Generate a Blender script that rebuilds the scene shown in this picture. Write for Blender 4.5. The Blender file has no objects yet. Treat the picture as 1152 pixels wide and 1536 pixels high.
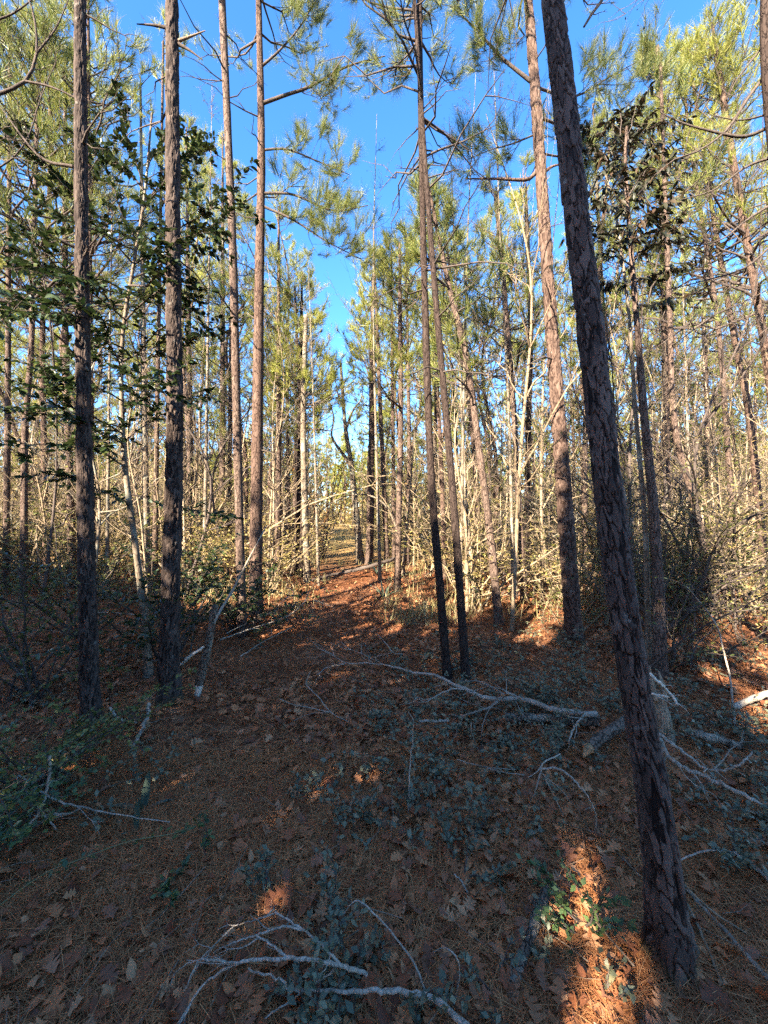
import bpy, math
import numpy as np
from mathutils import Vector, kdtree

rng = np.random.default_rng(11)
C = bpy.context.scene
COL = C.collection
F = 577.0                      # focal length of the photograph in its own pixels (1152 x 1536)
EYE = 1.6
SUN_AZ, SUN_EL = math.radians(36), math.radians(28)     # the sun stands behind and to the left of the camera
TO_SUN = np.array([-math.cos(SUN_EL)*math.sin(SUN_AZ), -math.cos(SUN_EL)*math.cos(SUN_AZ), math.sin(SUN_EL)])

# ------------------------------------------------------------------ ground shape
_gw = [(rng.uniform(.25, 1.0), rng.uniform(0, 6.28), rng.uniform(0, 6.28)) for _ in range(7)]
_gf = [(rng.uniform(2.0, 7.5), rng.uniform(0, 6.28), rng.uniform(0, 6.28)) for _ in range(10)]
def gz(x, y):
    x = np.asarray(x, float); y = np.asarray(y, float)
    z = np.zeros(np.broadcast(x, y).shape)
    for f, a, p in _gw:
        z = z + .016*np.sin(f*(x*math.cos(a) + y*math.sin(a)) + p)
    for f, a, p in _gf:
        z = z + .006*np.sin(f*(x*math.cos(a) + y*math.sin(a)) + p)
    for mx, my, mr, mh in ((1.0, 1.33, .2, .05), (-2.12, 2.78, .25, .07), (-1.75, 3.1, .28, .08), (1.38, 4.8, .3, .05), (-1.95, 5.9, .3, .05)):
        z = z + mh*np.exp(-((x-mx)**2+(y-my)**2)/mr**2)
    z = z + .004*np.clip(y - 12, 0, 60)
    return z
def path_x(y):
    """the middle of the trail at depth y"""
    return np.interp(y, [0, 2, 4, 6, 8, 11, 15, 25, 60], [-.3, -.75, -.7, -.62, -.45, -.75, -1.5, -3.2, -8.0])
def P(x, y, d):
    return np.array([(x-576)/F*d, d, EYE-(y-768)/F*d])
def G(x, y, h=.04):
    """the point h above the ground that the photograph shows at (x, y)"""
    d = (EYE-h)*F/max(y-768, 12)
    for _ in range(4):
        q = P(x, y, d); d = (EYE-h-float(gz(q[0], q[1])))*F/max(y-768, 12)
    return P(x, y, d)

# ------------------------------------------------------------------ mesh building
class MB:
    def __init__(s): s.v = []; s.f3 = []; s.f4 = []; s.m3 = []; s.m4 = []; s.n = 0
    def add(s, V, T=None, Q=None, m=0):
        V = np.asarray(V, np.float32).reshape(-1, 3)
        if T is not None and len(T): T = np.asarray(T, np.int32).reshape(-1, 3)+s.n; s.f3.append(T); s.m3.append(np.full(len(T), m, np.int32))
        if Q is not None and len(Q): Q = np.asarray(Q, np.int32).reshape(-1, 4)+s.n; s.f4.append(Q); s.m4.append(np.full(len(Q), m, np.int32))
        s.v.append(V); s.n += len(V)
    def mesh(s, name, mats, smooth=True):
        me = bpy.data.meshes.new(name)
        V = np.concatenate(s.v) if s.v else np.zeros((0, 3), np.float32)
        T = np.concatenate(s.f3) if s.f3 else np.zeros((0, 3), np.int32)
        Q = np.concatenate(s.f4) if s.f4 else np.zeros((0, 4), np.int32)
        mi = np.concatenate([np.concatenate(x) if x else np.zeros(0, np.int32) for x in (s.m3, s.m4)]).astype(np.int32)
        me.vertices.add(len(V)); me.vertices.foreach_set('co', V.ravel())
        me.loops.add(T.size+Q.size); me.loops.foreach_set('vertex_index', np.concatenate([T.ravel(), Q.ravel()]).astype(np.int32))
        me.polygons.add(len(T)+len(Q))
        st = np.concatenate([np.arange(len(T))*3, T.size+np.arange(len(Q))*4]).astype(np.int32)
        me.polygons.foreach_set('loop_start', st)
        me.polygons.foreach_set('material_index', mi)
        me.polygons.foreach_set('use_smooth', np.full(len(st), smooth, bool))
        for m in (mats if isinstance(mats, (list, tuple)) else [mats]): me.materials.append(m)
        me.update(calc_edges=True); me.validate()
        return me
    def obj(s, name, mats, parent=None, smooth=True):
        o = bpy.data.objects.new(name, s.mesh(name, mats, smooth)); COL.objects.link(o)
        if parent is not None: o.parent = parent
        return o

def split_mats(mb):
    """the wood (material 0) and the leaves (material 1) of one mesh as two"""
    V = np.concatenate(mb.v); wd = MB(); lf = MB()
    for f4, m4 in zip(mb.f4, mb.m4): x = wd if m4[0] == 0 else lf; x.f4.append(f4); x.m4.append(m4*0)
    for f3, m3 in zip(mb.f3, mb.m3): x = wd if m3[0] == 0 else lf; x.f3.append(f3); x.m3.append(m3*0)
    for x in (wd, lf):
        used = np.unique(np.concatenate([f.ravel() for f in x.f3+x.f4])); mp = np.zeros(len(V), np.int32); mp[used] = np.arange(len(used))
        x.f3 = [mp[f] for f in x.f3]; x.f4 = [mp[f] for f in x.f4]; x.v = [V[used]]
    return wd, lf
def norm(v): return v/np.maximum(np.linalg.norm(v, axis=-1, keepdims=True), 1e-9)
def tubes(mb, pts, rad, sides=5, m=0, cap=True):
    """pts (n,k,3), rad (n,k): n tapered tubes at once"""
    pts = np.asarray(pts, float); rad = np.asarray(rad, float)
    if pts.ndim == 2: pts = pts[None]; rad = rad[None]
    n, k, _ = pts.shape
    if n == 0: return
    t = np.empty_like(pts); t[:, 1:-1] = pts[:, 2:]-pts[:, :-2]; t[:, 0] = pts[:, 1]-pts[:, 0]; t[:, -1] = pts[:, -1]-pts[:, -2]
    t = norm(t)
    ov = norm(pts[:, -1]-pts[:, 0])
    ref = np.where(np.abs(ov[:, 2:3]) > .8, np.array([[1., 0, 0]]), np.array([[0, 0, 1.]]))[:, None, :]
    a = norm(np.cross(t, ref)); b = np.cross(t, a)
    th = np.arange(sides)*2*math.pi/sides
    V = pts[:, :, None, :]+rad[:, :, None, None]*(a[:, :, None, :]*np.cos(th)[None, None, :, None]+b[:, :, None, :]*np.sin(th)[None, None, :, None])
    i = np.arange(n)[:, None, None]*k*sides; j = np.arange(k-1)[None, :, None]*sides; c = np.arange(sides)[None, None, :]; c2 = (c+1) % sides
    Q = np.stack([i+j+c, i+j+c2, i+j+sides+c2, i+j+sides+c], -1).reshape(-1, 4)
    mb.add(V, Q=Q, m=m)
    if cap and sides >= 6:
        for e in (0, k-1):
            cc = pts[:, e]
            ring = V[:, e].reshape(n*sides, 3)
            ii = np.arange(n)[:, None]*sides; s_ = np.arange(sides)[None]; s2 = (s_+1) % sides
            cen = np.broadcast_to(n*sides+np.arange(n)[:, None], (n, sides))
            T = np.stack([ii+s_, ii+s2, cen], -1) if e else np.stack([ii+s2, ii+s_, cen], -1)
            mb.add(np.concatenate([ring, cc]), T=T.reshape(-1, 3), m=m)
def smooth_path(pts, n):
    pts = np.asarray(pts, float); k = len(pts)
    if k == 2: return pts[0]+(pts[1]-pts[0])*np.linspace(0, 1, n)[:, None]
    ext = np.vstack([2*pts[0]-pts[1], pts, 2*pts[-1]-pts[-2]])
    L = np.concatenate([[0], np.cumsum(np.linalg.norm(np.diff(pts, axis=0), axis=1))]); u = np.linspace(0, L[-1], n)
    s = np.clip(np.searchsorted(L, u, side='right')-1, 0, k-2); t = ((u-L[s])/np.maximum(L[s+1]-L[s], 1e-9))[:, None]
    p0, p1, p2, p3 = ext[s], ext[s+1], ext[s+2], ext[s+3]
    return .5*(2*p1+(p2-p0)*t+(2*p0-5*p1+4*p2-p3)*t*t+(3*p1-p0-3*p2+p3)*t**3)
def scatter(mb, TV, TT, TQ, pos, ax, ay, az, sc, m=0):
    """a template (TV, faces) at each pos with its axes and scale"""
    pos = np.asarray(pos, float); n = len(pos)
    if n == 0: return
    sc = np.broadcast_to(np.asarray(sc, float).reshape(-1, 1, 1) if np.ndim(sc) else sc, (n, 1, 1))
    TV = np.asarray(TV, float)
    V = pos[:, None, :]+sc*(TV[None, :, 0:1]*ax[:, None, :]+TV[None, :, 1:2]*ay[:, None, :]+TV[None, :, 2:3]*az[:, None, :])
    off = (np.arange(n)*len(TV))[:, None, None]
    T = (np.asarray(TT)[None]+off).reshape(-1, 3) if TT is not None and len(TT) else None
    Q = (np.asarray(TQ)[None]+off).reshape(-1, 4) if TQ is not None and len(TQ) else None
    mb.add(V, T, Q, m)
def frames(d, roll=None, up=None):
    """axes with ax along d; az near up, rolled"""
    d = norm(np.asarray(d, float)); n = len(d)
    u = np.tile([0, 0, 1.], (n, 1)) if up is None else up
    ay = np.cross(u, d); bad = np.linalg.norm(ay, axis=1) < .05
    ay[bad] = np.cross([1., 0, 0], d[bad]); ay = norm(ay); az = np.cross(d, ay)
    if roll is not None:
        c, s = np.cos(roll)[:, None], np.sin(roll)[:, None]; ay, az = c*ay+s*az, -s*ay+c*az
    return d, ay, az
def rdir(n): return norm(rng.normal(size=(n, 3)))

# leaf shapes: x along, y across, z up
def leaf_template(w, curl=.15, fold=.12, tip=.9):
    V = np.array([[0, 0, 0], [.28, w*.8, fold*w], [.28, -w*.8, fold*w], [.3, 0, -.01], [.62, w*.85, fold*w-curl*.4], [.62, -w*.85, fold*w-curl*.4], [.64, 0, -.01-curl*.4], [1, 0, -curl]])
    T = [[0, 3, 1], [0, 2, 3], [4, 6, 7], [6, 5, 7]]; Q = [[1, 3, 6, 4], [3, 2, 5, 6]]
    return V, T, Q
def small_leaf(w):
    return np.array([[0, 0, 0], [.45, w, .05], [1, 0, -.05], [.45, -w, .05]]), None, [[0, 1, 2, 3]]
def oak_leaf(seed):
    r = np.random.default_rng(seed)
    k = 3; ys = []
    for i in range(k):
        t = .14+.76*i/k
        wl = .36*math.sin(math.pi*min(t+.12, .95))+.08
        ys += [(t, .09+.04*r.random()), (t+.09, wl*(.8+.4*r.random())), (t+.18, wl*(.55+.3*r.random())+.03)]
    ys = [(0, .012)]+ys+[(.97, .06), (1.04, .005)]
    curl = r.uniform(.1, .3); fold = r.uniform(.15, .6)
    V = []; T = []; Q = []
    for t, h in ys:
        z = .22*math.sin(t*3.1)*r.uniform(.4, 1.2)*curl*2
        V += [[t, 0, z], [t, h, z+fold*h+r.normal()*.02], [t, -h*r.uniform(.8, 1.1), z+fold*h+r.normal()*.02]]
    for i in range(len(ys)-1):
        a = 3*i; b = a+3; Q += [[a, b, b+1, a+1], [a, a+2, b+2, b]]
    V = np.array(V); V[:, 0] -= .5
    return V, None, Q
def tuft_template(n, length, width, seed=0, spread=(.25, 1.15), core=.35):
    r = np.random.default_rng(seed)
    V = []; T = []
    for i in range(n):
        a = r.uniform(0, 6.283); e = r.uniform(*spread); L = length*r.uniform(.75, 1.1)
        d = np.array([math.cos(e), math.sin(e)*math.cos(a), math.sin(e)*math.sin(a)])
        b = np.array([r.uniform(-core, .1)*length, 0, 0])
        s = np.cross(d, r.normal(size=3)); s /= np.linalg.norm(s)
        tip = b+d*L+np.array([0, 0, -.12*L*r.random()])
        V += [b-s*width/2, b+s*width/2, tip]; T.append([3*i, 3*i+1, 3*i+2])
    return np.array(V), T, None
TUFT = {'near': tuft_template(46, .19, .0034, 1, (.1, .85), .7), 'mid': tuft_template(34, .2, .007, 2, (.12, .95), .7), 'far': tuft_template(20, .27, .016, 3, (.15, 1.), .6)}
LEAF_OVAL = leaf_template(.27, .1, .3)
LEAF_LONG = leaf_template(.17, .25, .3)
LEAF_SMALL = small_leaf(.28)
LEAF_THIN = small_leaf(.16)

# ------------------------------------------------------------------ materials
def new_mat(name):
    m = bpy.data.materials.new(name); m.use_nodes = True; nt = m.node_tree; nt.nodes.clear()
    out = nt.nodes.new('ShaderNodeOutputMaterial'); b = nt.nodes.new('ShaderNodeBsdfPrincipled'); nt.links.new(b.outputs[0], out.inputs[0])
    return m, nt, b, out
def ramp(nt, stops, src, interp='LINEAR'):
    r = nt.nodes.new('ShaderNodeValToRGB'); e = r.color_ramp; e.interpolation = interp
    while len(e.elements) < len(stops): e.elements.new(.5)
    for el, (p, c) in zip(e.elements, stops): el.position = p; el.color = (*c, 1)
    nt.links.new(src, r.inputs[0]); return r.outputs[0]
def noise(nt, vec, scale, detail=4, rough=.6):
    n = nt.nodes.new('ShaderNodeTexNoise'); n.inputs['Scale'].default_value = scale; n.inputs['Detail'].default_value = detail; n.inputs['Roughness'].default_value = rough
    if vec is not None: nt.links.new(vec, n.inputs['Vector'])
    return n.outputs['Fac']
def mapping(nt, scale, coord='Object'):
    t = nt.nodes.new('ShaderNodeTexCoord'); mp = nt.nodes.new('ShaderNodeMapping'); mp.inputs['Scale'].default_value = scale
    nt.links.new(t.outputs[coord], mp.inputs['Vector']); return mp.outputs[0]
def mixc(nt, fac, a, b, mode='MIX'):
    n = nt.nodes.new('ShaderNodeMix'); n.data_type = 'RGBA'; n.blend_type = mode
    for s, v in ((n.inputs[0], fac), (n.inputs[6], a), (n.inputs[7], b)):
        if hasattr(v, 'is_linked'): nt.links.new(v, s)
        elif isinstance(v, (int, float)): s.default_value = v
        else: s.default_value = (*v, 1)
    return n.outputs[2]
def math_n(nt, op, a, b=None):
    n = nt.nodes.new('ShaderNodeMath'); n.operation = op
    for s, v in ((n.inputs[0], a), (n.inputs[1], b)):
        if v is None: continue
        if hasattr(v, 'is_linked'): nt.links.new(v, s)
        else: s.default_value = v
    return n.outputs[0]
def bump(nt, b, h, strength, dist):
    n = nt.nodes.new('ShaderNodeBump'); n.inputs['Strength'].default_value = strength; n.inputs['Distance'].default_value = dist
    nt.links.new(h, n.inputs['Height']); nt.links.new(n.outputs[0], b.inputs['Normal'])
def leaf_mat(name, cols, rough=.55, trans=.3, tint=.25, spec=.3):
    m, nt, b, out = new_mat(name)
    g = nt.nodes.new('ShaderNodeNewGeometry'); n = len(cols)
    c = ramp(nt, [(i/max(n-1, 1), k) for i, k in enumerate(cols)], g.outputs['Random Per Island'])
    oi = nt.nodes.new('ShaderNodeObjectInfo')
    hs = nt.nodes.new('ShaderNodeHueSaturation'); nt.links.new(c, hs.inputs['Color'])
    nt.links.new(math_n(nt, 'ADD', math_n(nt, 'MULTIPLY', oi.outputs['Random'], tint*2), 1-tint), hs.inputs['Value'])
    c = hs.outputs[0]
    nt.links.new(c, b.inputs['Base Color']); b.inputs['Roughness'].default_value = rough; b.inputs['Specular IOR Level'].default_value = spec
    if trans > 0:
        tr = nt.nodes.new('ShaderNodeBsdfTranslucent'); nt.links.new(c, tr.inputs[0])
        mx = nt.nodes.new('ShaderNodeMixShader'); mx.inputs[0].default_value = trans
        nt.links.new(b.outputs[0], mx.inputs[1]); nt.links.new(tr.outputs[0], mx.inputs[2]); nt.links.new(mx.outputs[0], out.inputs[0])
    return m
def bark_mat(name, crack, dark, light, scale=22, zs=.3, bstr=.9, dist=.01, patch=None):
    m, nt, b, out = new_mat(name)
    v = mapping(nt, (1, 1, zs))
    wob = nt.nodes.new('ShaderNodeTexNoise'); wob.inputs['Scale'].default_value = scale*.6; nt.links.new(v, wob.inputs['Vector'])
    add = nt.nodes.new('ShaderNodeVectorMath'); add.operation = 'MULTIPLY_ADD'
    nt.links.new(wob.outputs['Color'], add.inputs[0]); add.inputs[1].default_value = (.11, .11, .11); nt.links.new(v, add.inputs[2])
    vo = nt.nodes.new('ShaderNodeTexVoronoi'); vo.feature = 'DISTANCE_TO_EDGE'; vo.inputs['Scale'].default_value = scale; nt.links.new(add.outputs[0], vo.inputs['Vector'])
    vc = nt.nodes.new('ShaderNodeTexVoronoi'); vc.inputs['Scale'].default_value = scale; nt.links.new(add.outputs[0], vc.inputs['Vector'])
    edge = math_n(nt, 'MINIMUM', math_n(nt, 'MULTIPLY', vo.outputs['Distance'], 11), 1)
    n1 = noise(nt, mapping(nt, (1, 1, .35)), scale*2.4, 6, .7)
    n2 = noise(nt, mapping(nt, (1, 1, 1)), 2.6, 3, .6)
    sep = nt.nodes.new('ShaderNodeSeparateColor'); nt.links.new(vc.outputs['Color'], sep.inputs[0])
    plate = ramp(nt, [(0, dark), (1, light)], math_n(nt, 'ADD', math_n(nt, 'MULTIPLY', sep.outputs[0], .5), math_n(nt, 'MULTIPLY', n1, .6)))
    c = mixc(nt, math_n(nt, 'ADD', math_n(nt, 'MULTIPLY', edge, .8), math_n(nt, 'MULTIPLY', n1, .2)), crack, plate)
    if patch: c = mixc(nt, ramp(nt, [(.52, (0, 0, 0)), (.62, (1, 1, 1))], n2), c, mixc(nt, .6, c, patch))
    nt.links.new(c, b.inputs['Base Color']); b.inputs['Roughness'].default_value = .92; b.inputs['Specular IOR Level'].default_value = .088
    h = math_n(nt, 'ADD', math_n(nt, 'MULTIPLY', edge, .7), math_n(nt, 'ADD', math_n(nt, 'MULTIPLY', n1, .5), math_n(nt, 'MULTIPLY', sep.outputs[1], .35)))
    bump(nt, b, h, bstr, dist)
    return m
def plated_mat(name, crack, dark, light):
    """for trunks whose bark plates are modelled: the attribute holds each flake's own depth and tone"""
    m, nt, b, out = new_mat(name)
    at = nt.nodes.new('ShaderNodeAttribute'); at.attribute_name = 'flake'
    sep = nt.nodes.new('ShaderNodeSeparateColor'); nt.links.new(at.outputs['Color'], sep.inputs[0])
    n1 = noise(nt, mapping(nt, (1, 1, .3)), 60, 6, .7); n3 = noise(nt, mapping(nt, (1, 1, 1)), 14, 4, .6)
    pl = ramp(nt, [(.15, dark), (.55, tuple((a+b_)/2 for a, b_ in zip(dark, light))), (.95, light)], math_n(nt, 'ADD', math_n(nt, 'MULTIPLY', sep.outputs[1], .62), math_n(nt, 'MULTIPLY', n1, .5)))
    c = mixc(nt, ramp(nt, [(.1, (0, 0, 0)), (.42, (1, 1, 1))], sep.outputs[0]), crack, pl)
    lich = ramp(nt, [(.66, (0, 0, 0)), (.72, (1, 1, 1))], n3)
    c = mixc(nt, math_n(nt, 'MULTIPLY', lich, .35), c, (.3, .3, .26))
    oz = nt.nodes.new('ShaderNodeTexCoord'); sx = nt.nodes.new('ShaderNodeSeparateXYZ'); nt.links.new(oz.outputs['Object'], sx.inputs[0])
    moss = math_n(nt, 'MULTIPLY', ramp(nt, [(0, (1, 1, 1)), (.16, (0, 0, 0))], math_n(nt, 'ADD', sx.outputs[2], math_n(nt, 'MULTIPLY', noise(nt, mapping(nt, (1, 1, 1)), 18, 3), .12))), .75)
    c = mixc(nt, moss, c, (.06, .07, .012))
    nt.links.new(c, b.inputs['Base Color']); b.inputs['Roughness'].default_value = .9; b.inputs['Specular IOR Level'].default_value = .2
    bump(nt, b, n1, .8, .006)
    return m
M = {}
M['bark'] = bark_mat('pine_bark', (.022, .013, .01), (.055, .034, .026), (.17, .12, .092), 30, .3)
M['bark_red'] = bark_mat('reddish_pine_bark', (.018, .01, .008), (.055, .032, .024), (.15, .098, .073), 26, .3)
M['bark_dark'] = bark_mat('dark_bark', (.012, .008, .007), (.024, .016, .013), (.065, .045, .036), 40, .25)
M['bark_grey'] = bark_mat('grey_hardwood_bark', (.05, .036, .026), (.10, .076, .054), (.22, .17, .12), 16, .6, .4, .004, patch=(.24, .24, .19))
M['plated'] = plated_mat('plated_pine_bark', (.012, .006, .004), (.04, .023, .017), (.135, .088, .067))
M['plated_red'] = plated_mat('plated_reddish_bark', (.02, .01, .007), (.05, .029, .021), (.13, .084, .062))
M['plated_dark'] = plated_mat('plated_dark_pine_bark', (.009, .005, .004), (.022, .014, .011), (.085, .06, .047))
M['twig'] = bark_mat('twig_bark', (.035, .026, .022), (.055, .042, .035), (.11, .085, .07), 30, .4, .3, .003)
M['twig_tan'] = bark_mat('tan_twig_bark', (.11, .08, .05), (.16, .115, .07), (.28, .21, .135), 20, .4, .3, .003)
M['dead'] = bark_mat('weathered_dead_wood', (.16, .125, .09), (.24, .195, .145), (.42, .36, .28), 30, .12, .5, .003, patch=(.13, .10, .07))
M['brown_twig'] = bark_mat('brown_dead_twig', (.09, .06, .04), (.14, .095, .062), (.26, .19, .13), 30, .12, .5, .003)
M['rotten'] = bark_mat('rotting_wood', (.03, .02, .014), (.075, .05, .034), (.2, .15, .11), 26, .6, 1.0, .012, patch=(.3, .28, .21))
M['bare'] = bark_mat('peeled_wood', (.4, .31, .22), (.5, .42, .32), (.62, .54, .43), 30, .1, .3, .003)
M['stump'] = bark_mat('splintered_wood', (.1, .065, .04), (.2, .14, .09), (.36, .27, .18), 40, .1, .6, .004)
M['pale_stem'] = bark_mat('pale_tan_stem', (.16, .115, .075), (.24, .18, .12), (.38, .3, .2), 20, .4, .3, .003)  # lighter tan bark for the thin young stems
M['cut'] = bark_mat('split_wood', (.2, .1, .045), (.35, .19, .09), (.5, .3, .15), 60, 1, .4, .004)
M['needle'] = leaf_mat('pine_needles', [(.12, .15, .025), (.20, .215, .035), (.28, .27, .055), (.36, .32, .08)], .5, .42, .2)
M['needle_near'] = leaf_mat('long_pine_needles', [(.075, .105, .026), (.12, .15, .032), (.18, .19, .045), (.24, .2, .07)], .45, .4, .15)
M['holly'] = leaf_mat('glossy_dark_leaves', [(.014, .026, .008), (.022, .038, .010), (.034, .054, .015), (.06, .075, .02)], .38, .2, .1, .45)
M['holly_spec'] = M['holly']
M['magnolia'] = leaf_mat('leathery_leaves', [(.012, .014, .006), (.018, .02, .008), (.026, .024, .01), (.05, .027, .012)], .5, .08, .1, .3)
M['cover'] = leaf_mat('evergreen_ground_leaves', [(.07, .08, .045), (.095, .105, .06), (.13, .135, .08), (.19, .165, .085)], .5, .2, .1, .4)
M['seedling'] = leaf_mat('fresh_green_leaves', [(.03, .06, .02), (.045, .08, .03), (.07, .11, .035), (.1, .14, .04)], .45, .25, .15, .4)
M['tan_leaf'] = leaf_mat('tan_and_olive_leaves', [(.16, .16, .035), (.26, .22, .055), (.36, .28, .09), (.46, .35, .15), (.42, .27, .11)], .6, .4, .2)
M['olive_leaf'] = leaf_mat('olive_leaves', [(.05, .065, .018), (.08, .095, .022), (.13, .13, .03), (.2, .17, .05)], .55, .3, .2)
M['warm_fill_leaf'] = leaf_mat('warm_fill_leaves', [(.42, .27, .11), (.5, .33, .15), (.56, .38, .18), (.52, .32, .13)], .6, .6, .1)  # unseen translucent leaves behind the camera, coloured to throw warm fill into the shade
M['autumn'] = leaf_mat('rusty_leaves', [(.35, .12, .04), (.42, .2, .06), (.38, .26, .08)], .6, .4, .1)
M['grass'] = leaf_mat('dry_grass_blades', [(.12, .12, .035), (.22, .18, .065), (.34, .27, .12), (.42, .35, .18)], .6, .3, .1)
M['litter'] = leaf_mat('fallen_leaves', [(.12, .04, .018), (.22, .075, .032), (.31, .115, .046), (.38, .16, .065), (.18, .078, .042), (.34, .135, .052), (.4, .21, .1), (.26, .115, .06), (.1, .04, .022), (.28, .095, .036)], .75, .05, .05, .2)
M['straw'] = leaf_mat('pine_straw', [(.17, .06, .024), (.26, .098, .036), (.36, .15, .056), (.45, .22, .09)], .7, .05, .05, .2)
M['blade'] = leaf_mat('strap_leaves', [(.03, .05, .03), (.05, .075, .05), (.075, .11, .08)], .45, .1, .1, .4)
M['briar'] = leaf_mat('green_briar_stem', [(.10, .10, .04), (.14, .13, .06)], .5, 0, .1)

def ground_mat():
    m, nt, b, out = new_mat('forest_floor')
    v = mapping(nt, (1, 1, 1)); v2 = mapping(nt, (1.6, .8, 1))
    vo = nt.nodes.new('ShaderNodeTexVoronoi'); vo.inputs['Scale'].default_value = 16; nt.links.new(v, vo.inputs['Vector'])
    sep = nt.nodes.new('ShaderNodeSeparateColor'); nt.links.new(vo.outputs['Color'], sep.inputs[0])
    fine = noise(nt, v2, 60, 8, .75); big = noise(nt, v, .9, 4, .6)
    straw = ramp(nt, [(.3, (.04, .015, .008)), (.5, (.13, .047, .019)), (.7, (.24, .105, .046))], fine)
    leaf = ramp(nt, [(0, (.08, .034, .02)), (.4, (.15, .066, .035)), (.8, (.23, .115, .065)), (1, (.3, .18, .11))], sep.outputs[0])
    c = mixc(nt, ramp(nt, [(.42, (0, 0, 0)), (.56, (1, 1, 1))], big), straw, mixc(nt, .6, straw, leaf))
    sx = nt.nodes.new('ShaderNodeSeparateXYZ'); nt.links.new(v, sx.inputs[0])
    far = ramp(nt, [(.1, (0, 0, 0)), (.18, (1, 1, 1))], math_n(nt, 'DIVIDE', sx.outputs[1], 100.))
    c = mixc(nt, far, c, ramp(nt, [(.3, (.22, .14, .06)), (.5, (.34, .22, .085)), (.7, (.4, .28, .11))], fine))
    nt.links.new(c, b.inputs['Base Color']); b.inputs['Roughness'].default_value = .95; b.inputs['Specular IOR Level'].default_value = .1
    bump(nt, b, math_n(nt, 'ADD', fine, math_n(nt, 'MULTIPLY', sep.outputs[1], .5)), 1., .02)
    return m
M['ground'] = ground_mat()

# ------------------------------------------------------------------ naming helpers
def tag(o, label=None, cat=None, group=None, kind=None):
    for k, v in (('label', label), ('category', cat), ('group', group), ('kind', kind)):
        if v: o[k] = v
    return o
def thing(name, loc, label, cat, group=None):
    o = bpy.data.objects.new(name, None); COL.objects.link(o); o.location = loc; o.empty_display_size = .1
    return tag(o, label, cat, group)
def dup(root, loc, rz, sc, label=None, group=None):
    r = root.copy(); COL.objects.link(r); r.location = loc; r.rotation_euler = (rng.normal()*.02, rng.normal()*.02, rz); r.scale = sc
    if label: r['label'] = label
    if group: r['group'] = group
    for ch in root.children:
        c = ch.copy(); COL.objects.link(c); c.parent = r
    return r

# ------------------------------------------------------------------ ground
def build_ground():
    xs = np.concatenate([[-400, -200, -100, -60], np.arange(-40, -8, 1.), np.arange(-8, 8, .075), np.arange(8, 41, 1.), [60, 100, 200, 400]])
    ys = np.concatenate([[-300, -100, -40], np.arange(-20, -2, 1.), np.arange(-2, 14, .075), np.arange(14, 60, 1.), [70, 90, 140, 220, 400]])
    X, Y = np.meshgrid(xs, ys); Z = gz(X, Y)
    lump = np.clip(1-np.abs(X)/30, 0, 1)*np.clip(1-np.abs(Y)/30, 0, 1)
    Z = Z+lump*.012*rng.normal(size=Z.shape)*(np.abs(X) < 8)*(Y < 14)
    ny, nx = X.shape; i = np.arange(ny-1)[:, None]*nx+np.arange(nx-1)[None]
    mb = MB(); mb.add(np.stack([X, Y, Z], -1), Q=np.stack([i, i+1, i+nx+1, i+nx], -1).reshape(-1, 4))
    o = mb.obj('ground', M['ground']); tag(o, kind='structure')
build_ground()

# ------------------------------------------------------------------ trunks and pine crowns
def trunk_path(pts, d, H):
    """pts: photo pixels from top to bottom; d: depth, or one per point; the path from the ground up to height H"""
    pts = pts[::-1]
    ds = d[::-1] if isinstance(d, (list, tuple)) else [d]*len(pts)
    w = np.array([P(x, y, k) for (x, y), k in zip(pts, ds)])
    w[0][2] = gz(w[0][0], w[0][1])-.04
    v = w[-1]-w[-2]; v = v/max(v[2], .01)
    if w[-1][2] < H:
        n = max(2, int((H-w[-1][2])/2)); hh = np.linspace(w[-1][2], H, n+1)[1:]
        k = np.clip(1-.1*np.arange(1, n+1), .3, 1)
        cur = w[-1].copy(); ext = []
        for h, kk in zip(hh, k):
            st = h-cur[2]; cur = cur+np.array([v[0]*st*kk, v[1]*st*kk, st]); ext.append(cur.copy())
        w = np.vstack([w, ext])
    elif w[-1][2] > H:
        k = int(np.searchsorted(w[:, 2], H)); f = (H-w[k-1][2])/(w[k][2]-w[k-1][2]); w = np.vstack([w[:k], w[k-1]+f*(w[k]-w[k-1])])
    return w
SKY_X = [-400, 0, 250, 400, 465, 490, 512, 535, 600, 720, 850, 950, 1152, 1600]
SKY_T = [1.5, 1.4, 1.3, .95, .58, .34, .34, .6, .78, .84, .92, 1.2, 1.32, 1.4]
def top_limit(x, y):
    """tallest a tree standing at (x, y) grows in these woods"""
    return EYE+y*float(np.interp(x/max(y, .1)*F+576, SKY_X, SKY_T))
def interp_path(path, h):
    z = path[:, 2]
    return np.stack([np.interp(h, z, path[:, 0]), np.interp(h, z, path[:, 1]), h], -1)
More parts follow.
